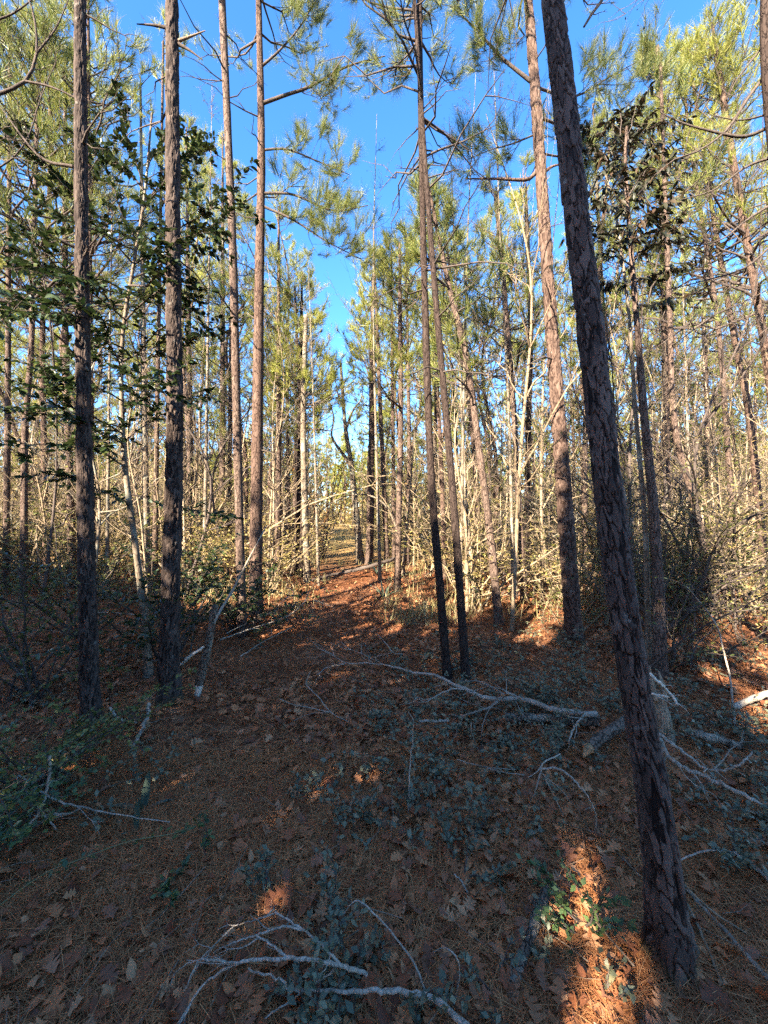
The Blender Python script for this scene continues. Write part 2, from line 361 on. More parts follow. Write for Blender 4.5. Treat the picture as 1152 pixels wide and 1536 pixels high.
def pine_crown(mb, base_pts, lens, rise, azs, tuft, nb=6, wood=0, leaf=1, r0=.018, tsc=1.0, extra=2):
    """limbs with branchlets and needle tufts from base_pts"""
    n = len(base_pts); k = 6; t = np.linspace(0, 1, k)
    rad = np.stack([np.cos(azs), np.sin(azs), np.zeros(n)], -1); side = np.stack([-np.sin(azs), np.cos(azs), np.zeros(n)], -1)
    L = lens[:, None, None]
    sway = rng.normal(size=(n, 1, 1))*.15; sag = rng.uniform(-.1, .35, (n, 1, 1))
    pts = base_pts[:, None, :]+L*(t[None, :, None]*rad[:, None, :]*np.cos(rise)[:, None, None]+side[:, None, :]*sway*(t**2)[None, :, None])
    pts[:, :, 2] += (L*(t[None, :, None]*np.sin(rise)[:, None, None]-sag*(t*(1-t))[None, :, None]*1.2+.18*(t**3)[None, :, None]))[:, :, 0]
    pts[:, 1:] += rng.normal(size=(n, k-1, 3))*.03*lens[:, None, None]
    R = (r0*(.4+lens/2.2))[:, None]*(1-.85*t)[None]
    tubes(mb, pts, R, 5, wood)
    # branchlets
    tb = rng.uniform(.28, .98, (n, nb)); idx = np.minimum((tb*(k-1)).astype(int), k-2); fr = tb*(k-1)-idx
    ar = np.arange(n)[:, None]
    b0 = pts[ar, idx]*(1-fr[..., None])+pts[ar, idx+1]*fr[..., None]
    tan = norm(pts[ar, idx+1]-pts[ar, idx])
    sg = np.where(rng.random((n, nb)) < .5, -1., 1.)[..., None]
    dirb = norm(tan*.8+side[:, None, :]*sg*rng.uniform(.4, 1.1, (n, nb, 1))+rng.normal(size=(n, nb, 3))*.25+np.array([0, 0, .25]))
    lb = lens[:, None]*rng.uniform(.18, .42, (n, nb))*(1.25-tb)+.12
    kb = 4; u = np.linspace(0, 1, kb)
    bp = b0[:, :, None, :]+dirb[:, :, None, :]*lb[:, :, None, None]*u[None, None, :, None]
    bp[..., 2] += (lb*.25)[:, :, None]*(u**2)[None, None]
    bp = bp.reshape(-1, kb, 3); lbf = lb.reshape(-1)
    tubes(mb, bp, (.006*r0/.018)*(.6+lbf)[:, None]*(1-.7*u)[None], 4, wood)
    pos = [bp[:, -1], pts[:, -1]]; dr = [norm(bp[:, -1]-bp[:, -2]), norm(pts[:, -1]-pts[:, -2])]
    for e in range(extra):
        f = rng.uniform(.35, .9, (len(bp), 1)); pos.append(bp[:, 1]*(1-f)+bp[:, -1]*f+rng.normal(size=(len(bp), 3))*.06)
        dr.append(norm(bp[:, -1]-bp[:, 0]+rng.normal(size=(len(bp), 3))*.5*lbf[:, None]))
    pos = np.concatenate(pos); dr = np.concatenate(dr)+np.array([0, 0, .25])
    ax, ay, az = frames(dr, rng.uniform(0, 6.28, len(pos)))
    V, T, Q = TUFT[tuft]
    scatter(mb, V, T, Q, pos, ax, ay, az, rng.uniform(.7, 1.2, len(pos))*tsc, leaf)
def dead_twigs(mb, base, az, ln, rise, m=0, r=.0055, forks=2):
    n = len(base); k = 5; t = np.linspace(0, 1, k)
    d = np.stack([np.cos(az)*np.cos(rise), np.sin(az)*np.cos(rise), np.sin(rise)], -1)
    pts = base[:, None]+d[:, None]*(ln[:, None]*t[None])[..., None]
    pts[..., 2] += (rng.uniform(-.25, .12, n)*ln)[:, None]*(t**2)[None]
    pts[:, 1:] += rng.normal(size=(n, k-1, 3))*.035*ln[:, None, None]
    tubes(mb, pts, (r*(.5+ln))[:, None]*(1-.8*t)[None], 5, m)
    for _ in range(forks):
        i = rng.integers(1, 4, n); b = pts[np.arange(n), i]
        dd = norm(d+rng.normal(size=(n, 3))*.55); l2 = ln*rng.uniform(.2, .5, n); u = np.linspace(0, 1, 4)
        p2 = b[:, None]+dd[:, None]*(l2[:, None]*u[None])[..., None]; p2[:, 1:] += rng.normal(size=(n, 3, 3))*.04*l2[:, None, None]
        tubes(mb, p2, (r*.45*(.5+ln))[:, None]*(1-.75*u)[None], 3, m)
def taper(h, rb, rt, prof=None):
    if prof: return np.interp(h, [0, prof[0], h[-1]], [rb, prof[1], min(rt, prof[1])]) if prof[0] < h[-1]-.5 else rb+(prof[1]-rb)*h/h[-1]
    return rb+(rt-rb)*(h/h[-1])**.8
def trunk_mesh(mb, path, rb, rt, sides=14, seg=40, flare=.35, m=0, rough=.03, prof=None):
    pts = smooth_path(path, seg); h = (pts[:, 2]-pts[0, 2])
    r = taper(h, rb, rt, prof); r = r*(1+flare*np.exp(-h/.16))
    r = r*(1+rough*rng.normal(size=seg))
    tubes(mb, pts, r, sides, m)
def plated_trunk(name, path, rb, rt, mat, parent, sides=88, seg=620, hmax=5.8, flare=.3, cell=.036, depth=.2, prof=None):
    """trunk with modelled flaky bark plates up to hmax and a plain tube above"""
    pts = smooth_path(path, 400); hh = pts[:, 2]-pts[0, 2]; Ht = hh[-1]
    u = np.concatenate([np.linspace(0, min(hmax, Ht), seg), np.linspace(hmax, Ht, 30)[1:]]) if Ht > hmax else np.linspace(0, Ht, seg)
    c = np.stack([np.interp(u, hh, pts[:, i]) for i in range(3)], -1)
    r = taper(u, rb, rt, prof)
    th = np.arange(sides)*2*math.pi/sides
    lob = 1+flare*np.exp(-u/.19)[:, None]*(1+.5*np.sin(3*th+1)[None]+.35*np.sin(5*th+.4)[None])
    R = r[:, None]*lob*(1+.02*np.sin(2*th[None]+u[:, None]*1.3)+.018*np.sin(u*9+1)[:, None]*np.sin(th+u[:, None]*2))
    zsc = .3
    ns = int(2*math.pi*rb*hmax*zsc/(cell*cell*.8))
    zs = rng.uniform(-.1, min(hmax, Ht)+.1, ns); ts = rng.uniform(0, 6.2832, ns)
    S = np.stack([rb*np.cos(ts), rb*np.sin(ts), zs*zsc], -1)
    kd = kdtree.KDTree(ns)
    for i, s in enumerate(S): kd.insert(s, i)
    kd.balance()
    n1 = len(u) if Ht <= hmax else seg
    A = np.zeros((len(u), sides)); B = np.zeros((len(u), sides)); tilt = rng.normal(size=(ns, 2)); tone = rng.random(ns); lift = rng.random(ns)
    W = [(rng.normal(size=3), rng.uniform(0, 6.28), rng.normal(size=3)) for _ in range(14)]
    qx = np.broadcast_to(rb*np.cos(th)[None], A.shape); qy = np.broadcast_to(rb*np.sin(th)[None], A.shape); qz = np.broadcast_to((u*zsc)[:, None], A.shape)
    Qp = np.stack([qx, qy, qz], -1); wq = np.zeros_like(Qp); fine = np.zeros_like(A)
    for m_, (kv, ph, av) in enumerate(W):
        fr = (2.2, 4.5, 9.)[m_ % 3]/cell; ph_ = np.sin((Qp@(kv/np.linalg.norm(kv)))*fr+ph+2*np.sin(Qp@np.roll(kv, 1)*fr*.6))
        wq += av*ph_[..., None]*cell*(.15, .09, .05)[m_ % 3]; fine += ph_*.12
    Qp = Qp+wq
    for i in range(n1):
        for j in range(sides):
            q = Qp[i, j]
            (c1, i1, d1), (c2, i2, d2) = kd.find_n(q, 2)
            up = (q[2]-S[i1][2])/cell                       # each flake lies over the one above it: its lower edge stands proud
            e = min((d2-d1)/(cell*.16), 1.); e = e*e*(3-2*e)
            A[i, j] = (.25+.75*e)*(.5+.38*(lift[i1]-.5)-.3*up+.12*tilt[i1][0]*(q[0]*S[i1][1]-q[1]*S[i1][0])/(rb*cell)+.1*fine[i, j])*(1 if e > .5 else .5+e)
            B[i, j] = tone[i1]
    A[n1:] = .5; B[n1:] = .5
    R = R+(A-.5)*depth*r[:, None]
    A = np.clip(A, 0, 1)
    V = np.stack([c[:, None, 0]+R*np.cos(th), c[:, None, 1]+R*np.sin(th), np.broadcast_to(c[:, None, 2], R.shape)], -1)
    i = np.arange(len(u)-1)[:, None]*sides; j = np.arange(sides)[None]; j2 = (j+1) % sides
    mb = MB(); mb.add(V, Q=np.stack([i+j, i+j2, i+sides+j2, i+sides+j], -1).reshape(-1, 4))
    o = mb.obj(name, mat, parent)
    ca = o.data.color_attributes.new('flake', 'FLOAT_COLOR', 'POINT')
    col = np.stack([np.clip(A, 0, 1), B, np.zeros_like(A), np.ones_like(A)], -1).astype(np.float32)
    ca.data.foreach_set('color', col.ravel())
    return o
def px_limb(mb, pts, d, r0, tuft='near', nb=8, needles=True, wood=0, leaf=1, base=None, tw=.5, extra=2, tsc=1.):
    """an individual limb through photo pixels at depth d"""
    ds = d if isinstance(d, (list, tuple)) else [d]*len(pts)
    w = np.array([P(x, y, k) for (x, y), k in zip(pts, ds)])-(base if base is not None else 0)
    pa = smooth_path(w, 14); tubes(mb, pa, np.linspace(r0, r0*.25, 14), 7, wood)
    n = nb; ti = rng.integers(3, 13, n); b0 = pa[ti]; tan = norm(pa[ti]-pa[ti-1])
    dd = norm(tan*.7+rng.normal(size=(n, 3))*.6); Lt = np.linalg.norm(pa[-1]-pa[0]); l = Lt*tw*rng.uniform(.3, .8, n)
    if needles:
        for _ in range(1):
            az = np.arctan2(dd[:, 1], dd[:, 0]); ri = np.arcsin(np.clip(dd[:, 2], -.9, .9))
            pine_crown(mb, b0, l, ri*.7, az, tuft, 4, wood, leaf, .008, tsc, extra)
    else:
        az = np.arctan2(dd[:, 1], dd[:, 0]); dead_twigs(mb, b0, az, l, np.arcsin(np.clip(dd[:, 2], -.9, .9)), wood, .004, 3)

def build_pine(name, pts, d, wid, label, H=13, crown=(8, 13), bark='bark', plated=False, tuft='mid', nl=26, spread=1.9, stubs=10, limbs=(), group=None, dead=(), cat='pine tree', needle='needle_near', rt=.03, stub_r=(2.5, 8), wt=None):
    path = trunk_path(pts, d, H)
    d0 = d[-1] if isinstance(d, (list, tuple)) else d
    def rad(x, w, dd): return w/2/F*dd*math.cos(math.atan((x-576)/F))
    rb = rad(pts[-1][0], wid, d0); dt = d[0] if isinstance(d, (list, tuple)) else d
    prof = (EYE-(pts[0][1]-768)/F*dt-path[0][2], rad(pts[0][0], wt or wid*.62, dt))
    base = path[0].copy(); root = thing(name, base, label, cat, group); lp = path-base
    if plated:
        tr = plated_trunk('trunk', lp, rb, rt, M[plated[0]], root, *plated[1:], prof=prof)
    else:
        mb = MB(); trunk_mesh(mb, lp, rb, rt, 16, 60, prof=prof); tr = mb.obj('trunk', M[bark], root)
    mb = MB()
    if stubs:
        h = rng.uniform(stub_r[0], min(stub_r[1], H*.8), stubs); b = interp_path(lp, h)
        for q in b:
            mb = MB(); dead_twigs(mb, q[None], rng.uniform(0, 6.28, 1), rng.uniform(.15, 1.1, 1), rng.uniform(-.3, .6, 1), 0, .008, 2)
            mb.obj('dead_branch', M['twig'] if bark != 'bark_grey' else M['bark_grey'], root)
    if crown:
        mb = MB(); h = np.sort(rng.uniform(crown[0], crown[1], nl)); b = interp_path(lp, np.minimum(h, lp[-1, 2]-.05))
        s = (h-crown[0])/(crown[1]-crown[0]); ln = spread*(1.05-s*.8)*rng.uniform(.6, 1.15, nl)
        pine_crown(mb, b, ln, rng.uniform(-.1, .5, nl)+s*.5, rng.uniform(0, 6.28, nl), tuft, 5, extra=1)
        mb.obj('crown', [M['twig'], M[needle]], root)
    for lb in limbs:
        mb = MB(); px_limb(mb, lb['pts'], lb.get('d', d0), lb.get('r', .02), lb.get('tuft', 'near'), lb.get('nb', 9), lb.get('needles', True), base=base, tw=lb.get('tw', .45), extra=lb.get('extra', 1))
        if lb.get('needles', True):
            wd, lf = split_mats(mb); o = wd.obj('limb', M[lb.get('m', 'twig')], root); lf.obj('needles', M['needle_near'], o)
        else: mb.obj('limb', M[lb.get('m', 'twig')], root)
    return root

# ---- the individual trees of the photograph
build_pine('pine_tree', [(826, -20), (836, 60), (866, 330), (884, 480), (908, 700), (930, 880), (962, 1090), (985, 1230), (1012, 1455)],
           [1.9, 1.86, 1.74, 1.68, 1.58, 1.5, 1.42, 1.36, 1.33], 56, wt=34, label= 'nearest pine, flaky grey brown bark, mossy foot, leaning left across the right side',
           H=12.5, crown=(8, 12.4), plated=('plated', 150, 1000, 4.2, .75, .028, .24), stubs=5, stub_r=(4.5, 8), rt=.06,
           limbs=[dict(pts=[(842, -230), (900, -120), (912, -20), (893, 12), (876, 40)], d=[2.0, 2.0, 2.0, 2.0, 2.0], r=.022, needles=False, nb=3, tw=.2, m='brown_twig')])
build_pine('pine_tree', [(120, 0), (123, 400), (127, 700), (134, 1000), (137, 1100)], 2.78, 30, wt=18, label= 'dark pine trunk, leftmost of the two thick trunks standing before the glossy dark leaves',
           H=12.8, crown=(7.5, 12.8), plated=('plated_dark', 80, 560, 6.0, .25, .026, .34), stubs=9, rt=.035, limbs=[dict(pts=[(110, 250), (60, 235), (0, 160)], r=.012, needles=False, nb=6, tw=.6)])
build_pine('pine_tree', [(258, 0), (260, 400), (262, 650), (256, 900), (252, 1055)], 3.1, 31, wt=19, label= 'thick straight pine with dark lower trunk beside the peeled leaning pole at the trail edge',
           H=13.5, crown=(8.3, 13.5), plated=('plated_dark', 80, 560, 6.4, .3, .026, .34), stubs=10, rt=.04,
           limbs=[dict(pts=[(266, 62), (285, 55), (308, 46)], r=.013, needles=False, nb=0, m='brown_twig'), dict(pts=[(268, 66), (285, 76), (304, 90)], r=.014, needles=False, nb=0), dict(pts=[(252, 42), (232, 38), (205, 36)], r=.014, needles=False, nb=1)])
build_pine('pine_tree', [(333, 0), (342, 200), (350, 400), (357, 700), (364, 950)], 5.05, 14, wt=11, label= 'slim brown pine just left of the paler rough pine where the trail narrows',
           H=14, crown=(9.2, 14), stubs=16, rt=.03, spread=1.7)
build_pine('pine_tree', [(388, 0), (392, 220), (389, 420), (386, 650), (383, 922)], 5.95, 21, wt=9, label= 'rough barked pine reaching long needled limbs to the right over the trail',
           H=13.5, crown=(8.2, 13.4), bark='bark_red', stubs=14, rt=.03, tuft='near', spread=1.6, nl=22,
           limbs=[dict(pts=[(394, 155), (430, 142), (465, 130), (520, 100), (578, 84)], r=.028, nb=16, tw=.4), dict(pts=[(396, 290), (440, 292), (500, 316), (552, 308)], r=.022, nb=16, tw=.4), dict(pts=[(396, 310), (440, 330), (490, 362), (540, 388)], r=.02, nb=14, tw=.4),
                  dict(pts=[(394, 225), (430, 224), (472, 240), (524, 262)], r=.018, nb=12, tw=.4), dict(pts=[(392, 100), (420, 75), (450, 40), (470, 5)], r=.02, nb=12, tw=.4), dict(pts=[(386, 290), (360, 310), (352, 330)], r=.014, nb=5, tw=.4)])
build_pine('pine_tree', [(629, -20), (631, 150), (636, 400), (646, 700), (660, 880), (672, 1015)], 3.72, 13, wt=8, label= 'very thin dark pine, left of the pair crossing near the middle of the view',
           H=11, crown=(5.6, 11), bark='bark_dark', stubs=26, rt=.018, tuft='near', spread=.95, nl=30, stub_r=(3.6, 6.8))
build_pine('pine_tree', [(634, 190), (644, 330), (658, 500), (680, 750), (700, 1025)], 3.66, 14, wt=7, label= 'very thin dark pine, right of the pair crossing near the middle of the view',
           H=7.5, crown=(6.0, 7.4), bark='bark_dark', stubs=20, rt=.012, tuft='near', spread=.5, nl=8, stub_r=(3, 6))
build_pine('pine_tree', [(790, -30), (797, 60), (806, 180), (814, 300), (828, 500), (846, 740), (862, 955)], 4.8, 27, wt=13, label= 'reddish pine with a broken dead limb, standing behind the nearest leaning pine',
           H=13, crown=(7.4, 13), plated=('plated_red', 64, 520, 8, .3, .03, .3), stubs=10, rt=.05, tuft='near', spread=1.9, nl=30,
           limbs=[dict(pts=[(806, 255), (791, 269), (745, 268), (698, 268)], r=.026, needles=False, nb=3, m='bark_red', tw=.3), dict(pts=[(796, 122), (752, 86), (716, 46), (676, 8)], r=.024, nb=12, tw=.35), dict(pts=[(812, 262), (828, 250), (845, 246)], r=.026, needles=False, nb=0, m='bark_red'),
                  dict(pts=[(806, 200), (770, 215), (735, 225), (700, 240)], r=.012, nb=9, tw=.5), dict(pts=[(806, 175), (868, 195), (915, 180), (960, 140)], r=.018, nb=18, tw=.45, d=[4.8, 5.3, 5.8, 6.2]), dict(pts=[(802, 130), (860, 145), (915, 115), (960, 90)], r=.018, nb=16, tw=.4, d=[4.8, 5.3, 5.8, 6.2]), dict(pts=[(810, 230), (850, 235), (900, 225), (950, 230)], r=.015, nb=12, tw=.4, d=[4.8, 5.2, 5.6, 5.9])])
mid = [  # name, pixels from top to bottom, depth, width, bark, H, crown, label
 ([(14, 230), (12, 560), (9, 880)], 7.4, 12, 'bark', 13, (8.4, 13), 'slim pine hugging the far left edge of the view behind dark leaves'),
 ([(52, 330), (47, 520), (38, 640), (36, 800), (34, 890)], 6.6, 13, 'bark', 12, (7.9, 12), 'crooked pine that kinks below the dark leaves at far left'),
 ([(76, 100), (74, 300), (64, 480), (70, 880)], 8.6, 11, 'bark_red', 14.5, (8.6, 14.5), 'tall reddish pine with bushy sunlit crown over the upper left'),
 ([(98, 300), (98, 500), (106, 760), (110, 880)], 8.0, 14, 'bark', 13.5, (8.4, 13.5), 'brown pine seen just left of the leftmost thick dark trunk'),
 ([(134, 280), (136, 560), (140, 890)], 6.9, 11, 'bark_red', 12.5, (8.6, 12.5), 'reddish slim pine half hidden behind the leftmost thick dark trunk'),
 ([(214, 420), (217, 650), (222, 890)], 7.6, 12, 'bark_grey', 10, None, 'pale grey bare trunk between the two thick dark trunks at left'),
 ([(240, 380), (236, 600), (232, 890)], 7.9, 9, 'bark', 12, (8.5, 12), 'thin mossy pine close behind the thick pine beside the peeled pole'),
 ([(283, 480), (286, 700), (289, 850)], 11.4, 12, 'bark', 13, (7.4, 13), 'pine standing in sunlit brush left of the slim brown pine'),
 ([(334, 430), (334, 650), (334, 840)], 12.6, 11, 'bark', 14, (8, 14), 'left one of two close pines behind the slim brown trail pine'),
 ([(347, 430), (345, 650), (344, 842)], 12.9, 8, 'bark', 13, (8, 13), 'right one of two close pines behind the slim brown trail pine'),
 ([(418, 470), (418, 650), (417, 868)], 9.2, 10, 'bark', 11.5, (6.5, 11.5), 'straight thin pine alone to the right of the rough barked pine'),
 ([(452, 480), (449, 650), (445, 862)], 9.8, 9, 'bark_dark', 11, (6.6, 11), 'dark thin pine, left of the three trunks at the trail bend'),
 ([(459, 470), (455, 650), (461, 875)], 8.7, 11, 'bark_grey', 11, (6.2, 11), 'pale lichen trunk, right of the three trunks at the trail bend'),
 ([(446, 520), (455, 700), (452, 868)], 9.3, 8, 'bark_dark', 11, (6.6, 11), 'dark stem, middle one of the three trunks at the trail bend'),
 ([(558, 540), (557, 700), (554, 848)], 11.6, 12, 'bark', 12, (7.0, 12), 'straight pine standing at the end of the trail behind the fallen pole'),
 ([(565, 480), (572, 650), (581, 850)], 11.2, 8, 'bark', 11.5, (6.2, 11.5), 'slim pine just right of the straight pine at the trail end'),
 ([(600, 470), (601, 640), (598, 780), (596, 888)], 7.7, 10, 'bark', 9.5, (5.6, 9.5), 'blackened base pine right of the arching sapling on the trail edge'),
 ([(588, 500), (590, 700), (592, 846)], 12, 7, 'bark', 12, (6.6, 12), 'thin pine behind the blackened base pine on the trail edge'),
 ([(612, 560), (614, 700), (610, 850)], 11.3, 8, 'bark', 12, (6.4, 12), 'thin upright pine between the trail edge and the crossing dark pair'),
 ([(676, 440), (700, 540), (722, 700), (735, 800), (749, 932)], 5.6, 13, 'bark', 10.5, (7.4, 10.5), 'brown pine leaning left just right of the crossing dark pair'),
 ([(690, 520), (708, 640), (716, 760), (722, 860)], 9.8, 10, 'bark', 12, (7.6, 12), 'pine behind the brown leaner right of the crossing dark pair'),
 ([(655, 560), (662, 700), (668, 870)], 8.8, 8, 'bark_red', 11.5, (7.2, 11.5), 'reddish thin pine seen between the crossing dark pair'),
 ([(745, 310), (758, 450), (772, 640), (786, 902)], 6.8, 10, 'bark', 12.5, (7.8, 12.5), 'slim pine left of the reddish pine with the broken limb'),
 ([(790, 330), (796, 500), (793, 640), (788, 880)], 8.4, 10, 'bark_dark', 11.5, (8, 11.5), 'dark slender pine close left of the reddish pine with the broken limb'),
 ([(1005, 480), (1012, 640), (1045, 770), (1074, 920)], 6.0, 14, 'bark', 11.5, (8, 11.5), 'brown trunk leaning left behind the hanging grey vine at right'),
 ([(1048, 300), (1076, 480), (1092, 680), (1104, 890)], 7.6, 11, 'bark', 11, (6.8, 11), 'thin dark pine rising right of the tree with leathery leaves'),
 ([(1080, 120), (1106, 280), (1130, 420), (1154, 570), (1190, 900)], 7.2, 17, 'bark_red', 13, (8.0, 13), 'reddish sunlit pine leaning left at the right edge of the view'),
 ([(1086, 420), (1108, 540), (1126, 640), (1150, 880)], 8.4, 15, 'bark_red', 11.5, (6.8, 11.5), 'stout reddish pine low at right under the leaning sunlit pine'),
 ([(905, 470), (915, 640), (932, 860)], 10.2, 11, 'bark', 13, (7.5, 13), 'pine seen just right of the nearest leaning pine'),
 ([(985, 60), (992, 300), (1004, 880)], 9.4, 12, 'bark', 13.5, (8.4, 13.5), 'tall pine lifting its bushy crown above the tree with leathery leaves'),
 ([(905, 330), (880, 600), (876, 868)], 9.3, 10, 'bark', 13, (9, 13), 'pine seen between the nearest leaning pine and the reddish pine'),
]
for pts, d, w, bk, H, cr, lab in mid:
    q = P(*pts[-1], d); lim = top_limit(q[0]*.97, d)*rng.uniform(.9, 1)
    if H > lim: H = lim; cr = cr and (min(cr[0], H*.5), H)
    build_pine('pine_tree', pts, d, w, lab, H=H, crown=cr, bark=bk, stubs=16, rt=.02, tuft='mid', spread=(2.5 if pts[-1][0] < 150 or pts[-1][0] > 1080 else 1.5) if d > 6 else 1.2, nl=50 if pts[-1][0] < 150 or pts[-1][0] > 1080 else 22, stub_r=(2.2, 8.5), needle='needle' if d > 7 else 'needle_near', cat='tree' if cr is None else 'pine tree')

# ------------------------------------------------------------------ bare trees by recursive branching
def bare_tree_mesh(mb, path, rb, n1=14, lo=.25, L1=1.6, rise=.7, buds=True, m=0, twig=3, r_end=.004, fineness=1.0, budm=0):
    pts = smooth_path(path, 24); h = np.linspace(0, 1, 24)
    tubes(mb, pts, rb+(r_end-rb)*h**.8, 8, m)
    t = np.sort(rng.uniform(lo, .98, n1)); i = (t*22).astype(int); b = pts[i]
    az = rng.uniform(0, 6.28, n1); ri = rng.normal(rise, .25, n1); ln = L1*(1.15-t)*rng.uniform(.6, 1.3, n1)
    lv = [(b, az, ri, ln, .5*(rb*(1-t)+.006))]
    for g in range(twig):
        b, az, ri, ln, r = lv[-1]; n = len(b); k = 6; u = np.linspace(0, 1, k)
        d = np.stack([np.cos(az)*np.cos(ri), np.sin(az)*np.cos(ri), np.sin(ri)], -1)
        p = b[:, None]+d[:, None]*(ln[:, None]*u)[..., None]; p[..., 2] += (.12*ln)[:, None]*u**2
        p[:, 1:] += np.cumsum(rng.normal(size=(n, k-1, 3)), 1)*.035*ln[:, None, None]
        tubes(mb, p, r[:, None]*(1-.7*u)[None], 5 if g == 0 else 3, m)
        if g == twig-1:
            if buds:
                e = p[:, -1]; ax, ay, az_ = frames(rdir(len(e))); V, T, Q = LEAF_THIN
                scatter(mb, V, T, Q, e, ax, ay, az_, rng.uniform(.015, .035, len(e)), budm)
            break
        c = int(5*fineness); f = rng.integers(1, k, (n, c)); nb = p[np.arange(n)[:, None], f].reshape(-1, 3)
        naz = (az[:, None]+rng.normal(size=(n, c))*.75).ravel(); nri = (ri[:, None]+rng.normal(size=(n, c))*.45).ravel()
        nl = (ln[:, None]*rng.uniform(.25, .6, (n, c))).ravel(); nr = np.repeat(r*.5, c)
        lv.append((nb, naz, nri, nl, np.maximum(nr, .0024)))
    return pts
def bare_tree(name, pts, d, wid, H, label, n1=16, lo=.3, L1=1.5, rise=.7, mat='bark_grey', twm=None, twig=3, cat='bare tree', fineness=1.0):
    path = trunk_path(pts, d, H); base = path[0].copy(); lp = path-base
    root = thing(name, base, label, cat)
    d0 = d[-1] if isinstance(d, (list, tuple)) else d
    mb = MB(); trunk_mesh(mb, lp, wid/2/F*d0, .004, 12, 40, .2); mb.obj('trunk', M[mat], root)
    mb = MB(); bare_tree_mesh(mb, lp, .014, n1+6, lo, L1*1.1, rise, twig=twig, fineness=fineness); mb.obj('crown', M[twm or 'twig'], root)
    return root, base
# forked dead tree in the gap of sky
path = trunk_path([(513, 575), (518, 640), (527, 700), (534, 770), (541, 846)], 11.9, 6.2); base = path[0].copy()
root = thing('dead_tree', base, 'forked bare grey tree standing in the gap of sky at the trail end', 'bare tree')
mb = MB(); trunk_mesh(mb, path-base, .13, .04, 12, 40); mb.obj('trunk', M['bark_grey'], root)
for pts_, r in (([(527, 702), (515, 682), (502, 664), (497, 650), (501, 628), (495, 605)], .06), ([(520, 640), (530, 615), (541, 600), (545, 575)], .045), ([(516, 612), (508, 595), (503, 570)], .035)):
    mb = MB(); px_limb(mb, pts_, 11.9, r, nb=9, needles=False, base=base, tw=.6); mb.obj('limb', M['bark_grey'], root)
# fine twigged bare trees
bare_tree('bare_tree', [(742, 130), (752, 400), (764, 640), (770, 900)], 6.4, 6, 9.5, 'thin bare tree with a haze of fine twigs against blue sky at centre right', 22, .4, 2.0, .8, 'bark_grey', 'twig', 3)
bare_tree('bare_tree', [(690, 560), (700, 760), (712, 900)], 7.2, 6, 9.0, 'bare sapling with fine drooping twigs behind the crossing dark pair', 22, .4, 1.8, .7, 'bark_grey', 'twig', 3)
bare_tree('bare_tree', [(318, 140), (312, 500), (306, 880)], 8.0, 7, 10.5, 'bare grey tree with pale twigs behind the slim brown trail pine', 22, .35, 2.0, .8, 'bark_grey', 'bark_grey', 3)
bare_tree('bare_tree', [(618, 700), (612, 780), (604, 860)], 9.5, 6, 4.5, 'pale slanting bare sapling right of the blackened base pine', 10, .4, 1.0, .8, 'bark_grey', 'bark_grey', 3)
bare_tree('bare_tree', [(1150, -60), (1149, 60), (1160, 200), (1210, 600), (1290, 1020)], [2.7, 2.7, 2.7, 2.8, 3.0], 30, 9, 'dark bare tree entering at the top right corner with drooping twigs', 10, .6, 1.4, .2, 'bark_dark', 'twig')
root = [o for o in COL.objects if o.get('label', '').startswith('dark bare tree entering')][0]
for pts_, r in (([(1150, 110), (1120, 150), (1090, 195), (1050, 225), (1010, 240), (985, 262)], .012), ([(1155, 190), (1115, 205), (1060, 195), (1020, 183), (990, 168)], .013), ([(1158, 170), (1110, 180), (1065, 172)], .008), ([(1162, 235), (1120, 250), (1070, 285), (1020, 300)], .01),
                ([(1168, 300), (1120, 330), (1080, 360), (1020, 372)], .01), ([(1175, 350), (1120, 400), (1060, 420), (1000, 435)], .009), ([(1152, 60), (1128, 90), (1105, 120), (1090, 150)], .008)):
    mb = MB(); px_limb(mb, pts_, 2.75, r, nb=8, needles=False, base=np.array(root.location), tw=.4); mb.obj('limb', M['twig'], root)
bare_tree('bare_tree', [(-85, -100), (-75, 200), (-60, 1080)], 2.9, 26, 8, 'dark bare tree at the left edge reaching thin crooked limbs into the top corner', 6, .7, 1.0, .4, 'bark_dark', 'twig')
root = [o for o in COL.objects if o.get('label', '').startswith('dark bare tree at the left edge')][0]
for pts_, r in (([(-80, 190), (-30, 155), (0, 140), (38, 122), (55, 80), (50, 20), (30, -30)], .016), ([(38, 122), (75, 130), (115, 148), (150, 175)], .009), ([(-80, 60), (-20, 35), (20, 20), (60, -10)], .012), ([(-78, 260), (0, 250), (40, 210), (60, 150), (85, 90)], .008), ([(55, 80), (85, 40), (110, -20)], .007)):
    mb = MB(); px_limb(mb, pts_, 2.85, r, nb=5, needles=False, base=np.array(root.location), tw=.4); mb.obj('limb', M['twig'], root)
